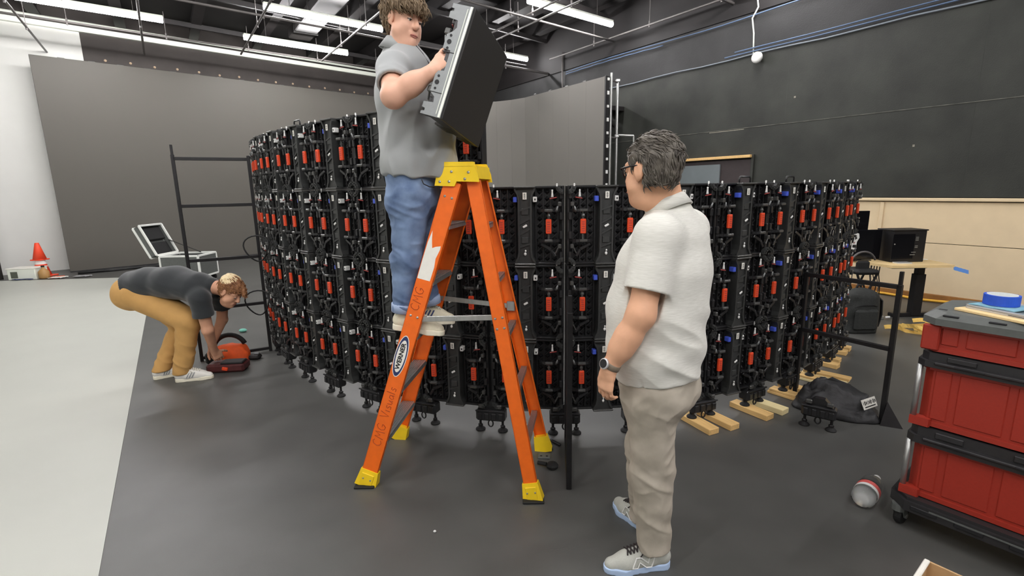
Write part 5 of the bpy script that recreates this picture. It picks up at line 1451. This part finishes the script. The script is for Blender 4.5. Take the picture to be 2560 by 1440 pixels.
# ---------------------------------------------------------------- 1: young man on the ladder
p1 = thing('person', 'young man in grey polo and jeans on the ladder, lifting a panel', 'person', (-.56, 2.79, .9))
f1 = nrm((.985, -.17, 0)); s1 = np.array([-f1[1], f1[0], 0])      # s = his left
H1 = hframe((-.53, 2.765, 2.512), (.76, -.60, -.22), (.2, -.05, 1)); k1 = 1.0
hp1, w1 = head_prims(H1, 1.0, k1)
shR, elR, wrR = V3(-.565, 2.605, 2.245), V3(-.53, 2.415, 2.085), V3(-.350, 2.405, 2.182)
shL, elL, wrL = V3(-.55, 2.96, 2.285), V3(-.43, 3.02, 2.06), V3(-.29, 2.90, 2.10)
ops = list(hp1)+[(ecap((-.565, 2.785, 2.33), (-.545, 2.78, 2.45), s1, (.060, .060), (.056, .060)), .03), (ell(w1((.035, 0, -.118)), (.05, .055, .04), H1[:3, :3].T), .03),
      (ecap((-.555, 2.785, 1.95), (-.56, 2.785, 2.26), s1, (.15, .12), (.15, .11)), .04), (cap((-.565, 2.785, 2.29), (-.565, 2.785, 2.34), .11, .07), .05),
      (cap(shR, (-.56, 2.78, 2.26), .06, .08), .04), (cap(shL, (-.56, 2.78, 2.26), .06, .08), .04),
      (cap(shR, elR, .062, .052), .02), (cap(elR, elR*.45+wrR*.55, .053, .046), .03), (cap(elR*.55+wrR*.45, wrR, .048, .031), .03),
      (cap(shL, elL, .06, .05), .02), (cap(elL, wrL, .052, .032), .03)]
ops += hand_prims(wrR, (.72, -.05, .55), (.35, .85, -.35), (-.5, .1, .85), (.75, 1.0, .7), 1.0, .02, (.85, .45, .05), .25)
ops += hand_prims(wrL, (.72, -.35, .40), (.45, -.8, .1), (-.2, 0, 1), (.5, .6, .5), 1.0)
b1, PB1, _ = sdf_obj('body', ops, .0042, m_skin1, p1)
face_parts(H1, w1, k1, p1, m_mouth, m_lip, True, m_hair1, PB1)
R1 = H1[:3, :3].T
def E1_(c, r): return ell(w1(c), np.array(r)*k1, R1)
def hp(H, p): return H[:3, :3] @ np.array(p, float)
hops = [(clip(E1_((-.012, 0, .048), (.118, .102, .092)), w1((.06, 0, .030)), hp(H1, (.12, 0, -1))), .0), (clip(clip(E1_((-.03, 0, .02), (.098, .090, .10)), w1((-.012, 0, 0)), hp(H1, (1, 0, -.1))), w1((0, 0, -.058)), hp(H1, (.1, 0, -1))), .02),
        (clip(E1_((.060, 0, .058), (.062, .084, .05)), w1((0, 0, .024)), hp(H1, (.1, 0, -1))), .02)]+[(E1_((.012, s*.10, -.012), (.034, .034, .044)), .01, 'sub') for s in (-1, 1)]
def hd1(P, N): return .006*vnoise(P*34+3)+.0035*vnoise(P*80)
Ph, Fh = sdf_mesh(hops, .005); Ph = relax(Ph, Fh, 1); Nh = vnormals(Ph, Fh); Ph = Ph+Nh*hd1(Ph, Nh)[:, None]
ho = link_mesh('hair', np_mesh(Ph, Fh, 'hair'), m_hair1, p1, True, True)
c1 = w1((0, 0, .05))
lk = locks(Ph, Fh, lambda p, n: np.array([0, 0, -1.0])+.7*(p-c1)/.1+.6*hp(H1, (.5, 0, 0)), 1100, .034, .0030, 2, None, .35, .007)
lk.build('hair_locks', m_hair1, ho, True, True)
# polo shirt
tor1 = [(ecap((-.53, 2.79, 1.66), (-.525, 2.79, 1.78), s1, (.185, .155), (.20, .165)), .0), (ecap((-.485, 2.79, 1.82), (-.485, 2.79, 1.93), s1, (.205, .195), (.205, .19)), .06),
        (ecap((-.505, 2.79, 1.98), (-.535, 2.79, 2.14), s1, (.205, .175), (.195, .155)), .06), (ecap((-.525, 2.787, 2.14), (-.537, 2.785, 2.265), s1, (.185, .16), (.150, .140)), .06),
        (cap((-.565, 2.785, 2.29), (-.562, 2.783, 2.36), .115, .078), .05), (cap((-.55, 2.70, 2.265), shR, .078, .078), .05), (cap((-.555, 2.88, 2.285), shL, .085, .082), .05)]
slR = shR*.38+elR*.62; slL = shL*.38+elL*.62
ops = [(clip(t[0], (-.5, 2.79, 1.736), (-.08, 0, -1)), t[1]) for t in tor1]
ops += [(clip(cap(shR, slR+(elR-shR)*.15, .078, .077), slR, elR-shR), .035), (clip(cap(shL, slL+(elL-shL)*.15, .084, .086), slL, elL-shL), .035),
        (clip(cap(shR, slR+(elR-shR)*.3, .062, .067), slR-(elR-shR)*.10, shR-elR), .0, 'sub'), (clip(cap((-.56, 2.783, 2.36), (-.545, 2.78, 2.50), .069, .075), (0, 0, 2.372), (0, 0, -1)), .004, 'sub')]
def d1(P, N):
    low = np.clip((2.25-P[:, 2])/.3, 0, 1)
    a = .011*(ridge(np.stack([P[:, 0]*9+P[:, 2]*4+1, P[:, 1]*8, P[:, 2]*6-P[:, 0]*14], 1))-.3)*low+.004*vnoise(P*14+3)
    sl = np.exp(-((P-slR)**2).sum(1)/.012)
    return a+.005*sl*ridge(np.stack([P[:, 0]*12, P[:, 1]*12, P[:, 2]*20+P[:, 0]*10], 1))
sh1, _, _ = sdf_obj('polo_shirt', ops, .006, m_shirt1, p1, d1)
def collar(H0, H1_, r0, r1, name, m, parent, sx=1.0, gap=0, fwd=None, th=.004, n=40):
    """fold-over collar: ring from lower point to upper point, open at the front"""
    a = Vector(H0); b = Vector(H1_); z = (b-a).normalized(); x = Vector(fwd); x = (x-z*x.dot(z)).normalized(); y = z.cross(x); q = MB(); vs = []; fs = []
    prof = [(r1, 1.0), (r0, 0.0), (r0-th*1.6, .02), (r1-th*1.6, .98), (r1-th*.8, 1.06)]
    for i in range(n+1):
        t = gap+(2*math.pi-2*gap)*i/n; c_, s_ = math.cos(t), math.sin(t)
        drop = -.018*max(0, c_)**3
        for (r_, k) in prof:
            vs.append(a+z*((b-a).length*k+drop*(1 if k < .5 else .6))+x*(r_*c_*1.04)+y*(r_*s_*sx))
    m_ = len(prof)
    for i in range(n):
        for j in range(m_): j2 = (j+1) % m_; fs.append((i*m_+j, i*m_+j2, (i+1)*m_+j2, (i+1)*m_+j))
    fs.append(tuple(range(m_))); fs.append(tuple(n*m_+j for j in range(m_-1, -1, -1)))
    q.raw(vs, fs); return q.build(name, m, parent, True, True)
collar(tuple(V3(-.556, 2.782, 2.388)-(f1*.34+V3(0, 0, .94))*.034), tuple(V3(-.556, 2.782, 2.388)+(f1*.34+V3(0, 0, .94))*.026), .104, .080, 'collar', m_shirt1, sh1, 1.0, .28, tuple(f1))
q = MB(); c0 = V3(-.565, 2.785, 0)
pts = [c0+f1*.090+V3(0, 0, 2.385), c0+f1*.128+V3(0, 0, 2.34), c0+f1*.160+V3(0, 0, 2.29), c0+f1*.184+V3(0, 0, 2.23), c0+f1*.200+V3(0, 0, 2.16)]
q.ribbon(pts, tuple(-s1*.032), .02); q.build('placket', m_plack, sh1, True)
# jeans
hR, kR, aR = V3(-.53, 2.705, 1.63), V3(-.575, 2.72, 1.29), V3(-.607, 2.725, 1.0)
hL, kL, aL = V3(-.52, 2.875, 1.63), V3(-.535, 2.88, 1.29), V3(-.50, 2.90, 1.0)
ops = [(ecap((-.53, 2.79, 1.62), (-.535, 2.79, 1.74), s1, (.178, .135), (.178, .14)), .0), (cap(V3(-.58, 2.72, 1.60), V3(-.58, 2.86, 1.60), .09, .09), .04)]
for (h_, k_, a_) in ((hR, kR, aR), (hL, kL, aL)):
    ops += [(cap(h_, k_, .103, .080), .04), (clip(cap(k_, a_+(a_-k_)*.1, .079, .062), a_+(a_-k_)*.02, a_-k_), .03)]
def dj(P, N):
    kn = np.exp(-((P[:, 2]-1.29)/.08)**2)+np.exp(-((P[:, 2]-1.02)/.05)**2)*1.3+.5*np.exp(-((P[:, 2]-1.56)/.05)**2)
    return .009*kn*ridge(np.stack([P[:, 0]*8, P[:, 1]*8, P[:, 2]*26+P[:, 0]*12], 1))+.006*vnoise(P*np.array([16, 16, 9.])+2)+.004*ridge(P*np.array([14., 14, 20])+4)
jn, _, _ = sdf_obj('jeans', ops, .0065, m_jeans, p1, dj)
for (k_, a_) in ((kR, aR), (kL, aL)):
    q = MB(); d_ = Vector(a_-k_).normalized(); A = Vector(a_)-d_*.0
    Fq = frame(A-d_*.04, A+d_*.012) @ Matrix(((0, 0, 1, 0), (1, 0, 0, 0), (0, 1, 0, 0), (0, 0, 0, 1)))
    q.lathe([(.070, 0), (.0745, .004), (.0735, .048), (.066, .050), (.056, .04)], 24, Fq); q.build('turned_cuff', mat('denim_inside', S(156, 172, 200), .85) if k_ is kR else bpy.data.materials['denim_inside'], jn, True, True)
q = MB(); q.tube([V3(-.455, 2.62, 1.712), V3(-.445, 2.612, 1.69), V3(-.42, 2.64, 1.675), V3(-.40, 2.67, 1.672)], .003, 5); q.build('pocket_seam', m_ink, jn, True)
shoe(p1, (-.690, 2.735), (-.378, 2.685), .892, m_cream_shoe, m_cream_sole, m_lace_w, stripe=m_navy, side=-1, tilt=.11)
shoe(p1, (-.645, 2.885), (-.345, 2.935), .892, m_cream_shoe, m_cream_sole, m_lace_w, stripe=m_navy, side=-1, tilt=.11)

# ---------------------------------------------------------------- 2: grey-haired man watching
p2 = thing('person', 'grey-haired man in pale polo and taupe trousers, seen from behind', 'person', (.60, 2.0, 0))
f2 = nrm((-.78, .63, 0)); s2 = np.array([-f2[1], f2[0], 0])
k2 = 1.045; H2 = hframe((.536, 1.93, 1.718), (-.56, .82, -.08), (.06, 0, 1))
hp2, w2 = head_prims(H2, .15, k2)
S2L, E2L, W2L = V3(.535, 1.815, 1.475), V3(.468, 1.755, 1.20), V3(.362, 1.785, .985)
S2R, E2R, W2R = V3(.745, 2.115, 1.475), V3(.74, 2.22, 1.20), V3(.60, 2.30, 1.02)
ops = list(hp2)+[(ecap((.625, 1.965, 1.52), (.575, 1.945, 1.68), s2, (.066, .064), (.062, .068)), .03), (ecap((.61, 1.97, 1.1), (.62, 1.965, 1.43), s2, (.15, .12), (.16, .12)), .04), (cap((.63, 1.965, 1.46), (.62, 1.962, 1.54), .11, .07), .05),
      (cap(S2L, (.62, 1.96, 1.44), .055, .08), .04), (cap(S2R, (.63, 1.97, 1.44), .055, .08), .04),
      (cap(S2L, E2L, .058, .049), .02), (cap(E2L, E2L*.4+W2L*.6, .049, .044), .03), (cap(E2L*.6+W2L*.4, W2L, .046, .030), .03), (cap(S2R, E2R, .056, .047), .02), (cap(E2R, W2R, .047, .031), .02)]
ops += hand_prims(W2L, (-.16, .02, -.98), (.86, .48, .0), (-.5, .85, 0), (.35, .55, .5), 1.0, .02, (.8, .45, .35), .2)
ops += hand_prims(W2R, (-.4, .1, -.9), (-.6, -.8, 0), (-.5, .8, 0), (.3, .5, .4), 1.0)
b2, PB2, _ = sdf_obj('body', ops, .0042, m_skin2, p2)
face_parts(H2, w2, k2, p2, m_mouth, m_lip, False, m_hair2, PB2)
R2 = H2[:3, :3].T
def E2_(c, r): return ell(w2(c), np.array(r)*k2, R2)
hops = [(clip(E2_((-.012, 0, .042), (.106, .082, .090)), w2((.088, 0, .066)), hp(H2, (.62, 0, -1))), .0), (clip(clip(E2_((-.022, 0, .012), (.092, .080, .104)), w2((-.024, 0, 0)), hp(H2, (1, 0, .18))), w2((0, 0, -.056)), hp(H2, (.0, 0, -1))), .02),
        (clip(clip(E2_((-.0, 0, .03), (.095, .081, .07)), w2((.036, 0, 0)), hp(H2, (1, 0, .1))), w2((0, 0, .0)), hp(H2, (0, 0, -1))), .01)]+[(E2_((-.002, s*.092, -.008), (.027, .026, .042)), .008, 'sub') for s in (-1, 1)]
Ph, Fh = sdf_mesh(hops, .0045); Ph = relax(Ph, Fh, 1); Nh = vnormals(Ph, Fh)
Ll = (Ph-H2[:3, 3]) @ H2[:3, :3]
Ph = Ph+Nh*(.0045*np.sin(Ll[:, 1]*140+6*vnoise(Ph*16))*np.clip(Ll[:, 2]/.05, 0, 1)+.003*vnoise(Ph*60))[:, None]
ho = link_mesh('hair', np_mesh(Ph, Fh, 'hair'), m_hair2, p2, True, True)
c2_ = w2((0, 0, .02))
locks(Ph, Fh, lambda p, n: hp(H2, (-1, 0, -.35)) if (p-c2_)@H2[:3, 2] > .03 else hp(H2, (-.3, 0, -1)), 900, .03, .0028, 4, None, .35, .004).build('hair_locks', m_hair2, ho, True, True)
# glasses
gl = MB()
for s in (-1, 1):
    pts = [w2((.100-.012*abs(math.cos(a))*0-.02*abs(.034*s+.027*math.cos(a))/.06, .036*s+.029*math.cos(a), .0+.022*math.sin(a))) for a in [2*math.pi*i/18 for i in range(18)]]
    gl.tube(pts, .0034, 6, closed=True)
    gl.tube([w2((.086, s*.064, .008)), w2((.074, s*.079, .010)), w2((.03, s*.083, .012)), w2((-.008, s*.082, .012)), w2((-.024, s*.079, -.006))], .0034, 6)
gl.tube([w2((.094, -.008, .004)), w2((.099, 0, .007)), w2((.094, .008, .004))], .002, 6)
g_ = gl.build('glasses', mat('glasses_black', S(30, 28, 30), .3), p2, True, True)
for s in (-1, 1):
    q = MB(); pts = [w2((.099-.02*abs(.034*s+.024*math.cos(a))/.06, .034*s+.024*math.cos(a), .019*math.sin(a))) for a in [2*math.pi*i/16 for i in range(16)]]
    vs = pts+[p_+hp(H2, (-.0015, 0, 0)) for p_ in pts]; q.raw(vs, [tuple(range(16)), tuple(range(31, 15, -1))]+[(i, (i+1) % 16, 16+(i+1) % 16, 16+i) for i in range(16)]); q.build('lens', m_glass, g_, True)
# watch
dW = nrm(W2L-E2L); pW = Vector(W2L-dW*.018)
Fw = frame(pW-Vector(dW)*.012, pW+Vector(dW)*.012) @ Matrix(((0, 0, 1, 0), (1, 0, 0, 0), (0, 1, 0, 0), (0, 0, 0, 1)))
q = MB(); q.lathe([(.0335, 0), (.0365, .002), (.0365, .022), (.0335, .024)], 24, Fw, cap=False); wa = q.build('watch_strap', mat('watch_strap', S(120, 108, 92), .6), p2, True, True)
ow = Vector(nrm(np.array([-.85, -.5, .1])-dW*(np.array([-.85, -.5, .1])@dW))); MW = axes(pW+ow*.034, Vector(dW), ow.cross(Vector(dW)), ow)
q = MB(); q.lathe([(.019, 0), (.021, .003), (.021, .009), (.018, .011)], 20, MW); q.build('watch_case', m_silver, wa, True); q = MB(); q.lathe([(.0165, .0112), (.0165, .0122)], 20, MW); q.build('watch_face', m_dark_glass, wa, True)
# shirt
hemz = .898
tor2 = [(ecap((.605, 1.97, .85), (.60, 1.97, .98), s2, (.188, .160), (.200, .172)), .0), (ecap((.585, 1.97, 1.04), (.585, 1.97, 1.15), s2, (.208, .188), (.21, .186)), .06),
        (ecap((.592, 1.968, 1.2), (.605, 1.965, 1.33), s2, (.215, .182), (.21, .172)), .06), (ecap((.615, 1.965, 1.34), (.63, 1.965, 1.45), s2, (.20, .165), (.165, .13)), .06),
        (cap((.635, 1.965, 1.475), (.62, 1.962, 1.555), .125, .078), .05), (cap((.605, 1.93, 1.46), S2L, .09, .082), .05), (cap((.655, 2.0, 1.46), S2R, .09, .082), .05)]
sl = S2L*.30+E2L*.70; sr = S2R*.3+E2R*.7
ops = [(clip(t[0], (.6, 1.97, hemz), (.10, -.05, -1)), t[1]) for t in tor2]
ops += [(clip(cap(S2L, sl+(E2L-S2L)*.15, .083, .084), sl, (E2L-S2L)), .035), (clip(cap(S2R, sr, .083, .08), sr, E2R-S2R), .035), (clip(cap(S2L, sl+(E2L-S2L)*.3, .062, .070), sl-(E2L-S2L)*.10, S2L-E2L), .0, 'sub'), (cap(V3(.6, 1.97, .93)+s2*.20-f2*.02, V3(.6, 1.97, .86)+s2*.20-f2*.025, .003, .022), .0, 'sub'), (clip(ecap((.60, 1.97, .80), (.60, 1.97, .98), s2, (.183, .155), (.186, .158)), (0, 0, .925), (0, 0, 1)), .0, 'sub')]
def d2(P, N):
    low = np.clip((1.28-P[:, 2])/.2, 0, 1); bk = np.clip(((P-V3(.6, 1.97, 0))@(-f2))/.12, 0, 1)
    Q = np.stack([P[:, 0]*3+2, P[:, 1]*3, P[:, 2]*11+P[:, 0]*6], 1)
    Q2 = np.stack([P[:, 0]*4, P[:, 1]*4+9, P[:, 2]*13-P[:, 0]*7], 1)
    return .009*(ridge(Q)-.3)*low*(.35+.65*bk)+.004*ridge(Q2)*low+.003*vnoise(P*10+2)
sh2, _, _ = sdf_obj('polo_shirt', ops, .0055, m_shirt2, p2, d2)
collar(tuple(V3(.607, 1.958, 1.578)-(f2*.42+V3(0, 0, .9))*.022), tuple(V3(.607, 1.958, 1.578)+(f2*.42+V3(0, 0, .9))*.026), .092, .079, 'collar', m_shirt2, sh2, 1.0, .2, tuple(f2))
for (u_, tl) in ((.0, 1),):
    c_ = V3(.6, 1.97, 0)+s2*.195+f2*.01
    q = MB(); q.ribbon([Vector(c_+V3(0, 0, .885)), Vector(c_+V3(-.004, -.004, .86)), Vector(c_-f2*.06+V3(-.002, -.006, .835))], tuple(f2*-.03), .004)
# trousers
hL2, kL2, aL2 = V3(.555, 1.905, .86), V3(.585, 1.915, .47), V3(.605, 1.925, .10)
hR2, kR2, aR2 = V3(.655, 2.04, .86), V3(.60, 2.12, .48), V3(.632, 2.165, .10)
ops = [(ecap((.60, 1.97, .83), (.60, 1.97, .97), s2, (.178, .148), (.178, .15)), .0), (cap(V3(.60, 1.97, .83)-f2*.06+s2*.06, V3(.60, 1.97, .83)-f2*.06-s2*.06, .098, .098), .04)]
for (h_, k_, a_) in ((hL2, kL2, aL2), (hR2, kR2, aR2)):
    ops += [(cap(h_, k_, .108, .082), .04), (clip(cap(k_, a_+V3(0, 0, -.05), .082, .071), (.6, 0, .102 if h_ is hL2 else .07), (.12, 0, -1)), .03)]
def d2t(P, N):
    z = P[:, 2]
    kn = np.exp(-((z-.47)/.1)**2)+1.2*np.exp(-((z-.22)/.09)**2)+.9*np.exp(-((z-.80)/.06)**2)
    Q = np.stack([P[:, 0]*5, P[:, 1]*5+3, z*16+P[:, 0]*9], 1)
    return .0065*kn*(ridge(Q)-.3)+.005*vnoise(P*np.array([14, 14, 6.])+5)+.0035*ridge(np.stack([P[:, 0]*12+P[:, 2]*6, P[:, 1]*12, z*17-P[:, 0]*16], 1))
tr2, _, _ = sdf_obj('trousers', ops, .006, m_taupe, p2, d2t)
shoe(p2, (.690, 1.935), (.378, 1.905), 0, m_grey_shoe, m_blue_sole, m_lace_k, logo=m_white, side=1)
shoe(p2, (.665, 2.10), (.528, 2.375), 0, m_grey_shoe, m_blue_sole, m_lace_k, logo=m_white, side=1)
for (a_, d_) in ((aL2, .0), (aR2, 0)):
    q = MB(); q.cyl((a_[0]+.01, a_[1], .06), (a_[0]+.005, a_[1], .16), .036, 14); q.build('sock', m_lace_k, p2, True, True)

# ---------------------------------------------------------------- 3: bending man
p3 = thing('person', 'man in charcoal tee and tan trousers bending down to the floor', 'person', (-3.1, 4.32, 0))
H3 = hframe((-2.475, 4.285, .815), (.78, -.12, -.62), (.62, 0, .78)); k3 = 1.0
hp3, w3 = head_prims(H3, .2, k3)
S3R, E3R, W3R = V3(-2.675, 4.165, .785), V3(-2.665, 4.20, .49), V3(-2.735, 4.36, .25)
S3L, E3L, W3L = V3(-2.64, 4.44, .785), V3(-2.72, 4.52, .50), V3(-2.86, 4.53, .25)
Yv = (0, 1, 0)
ops = list(hp3)+[(cap((-2.68, 4.30, .87), (-2.54, 4.29, .835), .066, .06), .03), (ecap((-3.2, 4.33, .86), (-2.78, 4.30, .85), Yv, (.14, .10), (.15, .10)), .04), (cap(S3R, (-2.76, 4.3, .84), .055, .09), .04), (cap(S3L, (-2.74, 4.3, .84), .055, .09), .04),
      (cap(S3R, E3R, .055, .045), .02), (cap(E3R, W3R, .047, .030), .02), (cap(S3L, E3L, .055, .045), .02), (cap(E3L, W3L, .046, .030), .02)]
ops += hand_prims(W3R, (.10, .42, -.9), (-.55, .5, .2), (.3, .7, .2), (.35, .5, .4), 1.05, .05)
ops += hand_prims(W3L, (.05, .15, -.98), (.7, -.3, .1), (.1, -.9, .2), (.35, .5, .4), 1.05, .05)
b3, PB3, _ = sdf_obj('body', ops, .0048, m_skin3, p3)
face_parts(H3, w3, k3, p3, m_mouth, m_lip, False, m_hair3, PB3)
R3 = H3[:3, :3].T
def E3_(c, r): return ell(w3(c), np.array(r)*k3, R3)
hops = [(clip(E3_((-.012, 0, .045), (.108, .084, .094)), w3((.085, 0, .055)), hp(H3, (.6, 0, -1))), .0), (clip(clip(E3_((-.022, 0, .012), (.092, .079, .10)), w3((-.02, 0, 0)), hp(H3, (1, 0, .2))), w3((0, 0, -.06)), hp(H3, (0, 0, -1))), .02),
        (cap(w3((.085, .0, .085)), w3((.125, -.01, .06)), .028, .016), .02)]
Ph, Fh = sdf_mesh(hops, .005); Nh = vnormals(Ph, Fh); Ph = Ph+Nh*(.006*vnoise(Ph*45)+.003*vnoise(Ph*90))[:, None]
ho = link_mesh('hair', np_mesh(Ph, Fh, 'hair'), m_hair3, p3, True, True)
locks(Ph, Fh, lambda p, n: hp(H3, (.9, 0, -.4)), 400, .03, .0035, 8, None, .5, .006).build('hair_locks', m_hair3, ho, True, True)
hb = [(clip(E3_((-.035, 0, .07), (.085, .078, .074)), w3((-.01, 0, .055)), hp(H3, (.75, 0, -1))), .0)]
Pb, Fb = sdf_mesh(hb, .005); Nb = vnormals(Pb, Fb); Pb = Pb+Nb*(.004+.004*vnoise(Pb*40)+.002*vnoise(Pb*90))[:, None]
link_mesh('blond_top', np_mesh(Pb, Fb, 'blond_top'), m_hair3b, ho, True, True)
tor3 = [(ecap((-3.36, 4.34, .86), (-3.2, 4.335, .89), Yv, (.175, .135), (.18, .135)), .0), (ecap((-3.2, 4.335, .89), (-2.98, 4.32, .90), Yv, (.18, .13), (.19, .132)), .05), (ecap((-2.98, 4.32, .895), (-2.78, 4.30, .855), Yv, (.195, .132), (.19, .125)), .05),
        (cap((-2.76, 4.25, .83), S3R, .10, .078), .05), (cap((-2.74, 4.36, .83), S3L, .10, .078), .05), (cap((-2.74, 4.3, .87), (-2.65, 4.295, .865), .10, .076), .04)]
s3r = S3R*.45+E3R*.55; s3l = S3L*.45+E3L*.55
ops = [(clip(t[0], (-3.36, 4.34, .90), (-.93, 0, -.36)), t[1]) for t in tor3]
ops += [(clip(cap(S3R, s3r+V3(0, 0, -.03), .082, .082), s3r, E3R-S3R), .035), (clip(cap(S3L, s3l, .082, .08), s3l, E3L-S3L), .035)]
sdf_obj('t_shirt', ops, .0065, m_shirt3, p3, cloth_disp(.006, 9, .4, 4.0))
hR3, kR3, aR3 = V3(-3.27, 4.27, .80), V3(-2.865, 4.265, .565), V3(-3.0, 4.27, .10)
hL3, kL3, aL3 = V3(-3.30, 4.43, .80), V3(-3.10, 4.50, .46), V3(-3.245, 4.35, .10)
ops = [(ecap((-3.38, 4.35, .80), (-3.26, 4.345, .845), Yv, (.178, .155), (.172, .138)), .0)]
for (h_, k_, a_) in ((hR3, kR3, aR3), (hL3, kL3, aL3)):
    ops += [(cap(h_, k_, .134, .105 if k_ is kR3 else .085), .05), (clip(cap(k_, a_+V3(0, 0, -.04), .095 if k_ is kR3 else .082, .072), (0, 0, .07), (0, 0, -1)), .035)]
def d3t(P, N):
    z = P[:, 2]; kn = np.exp(-((z-.45)/.1)**2)+np.exp(-((z-.2)/.1)**2)
    Q = np.stack([P[:, 0]*7, P[:, 1]*5+3, z*13+P[:, 0]*9], 1)
    return .009*kn*(ridge(Q)-.3)+.004*vnoise(P*11+5)
sdf_obj('trousers', ops, .0065, m_tan, p3, d3t)
shoe(p3, (-3.055, 4.235), (-2.75, 4.335), 0, m_white_shoe, m_cream_sole, m_lace_w, stripe=m_alu_dull, side=-1)
shoe(p3, (-3.30, 4.30), (-3.09, 4.46), 0, m_white_shoe, m_cream_sole, m_lace_w, stripe=m_alu_dull, side=-1)
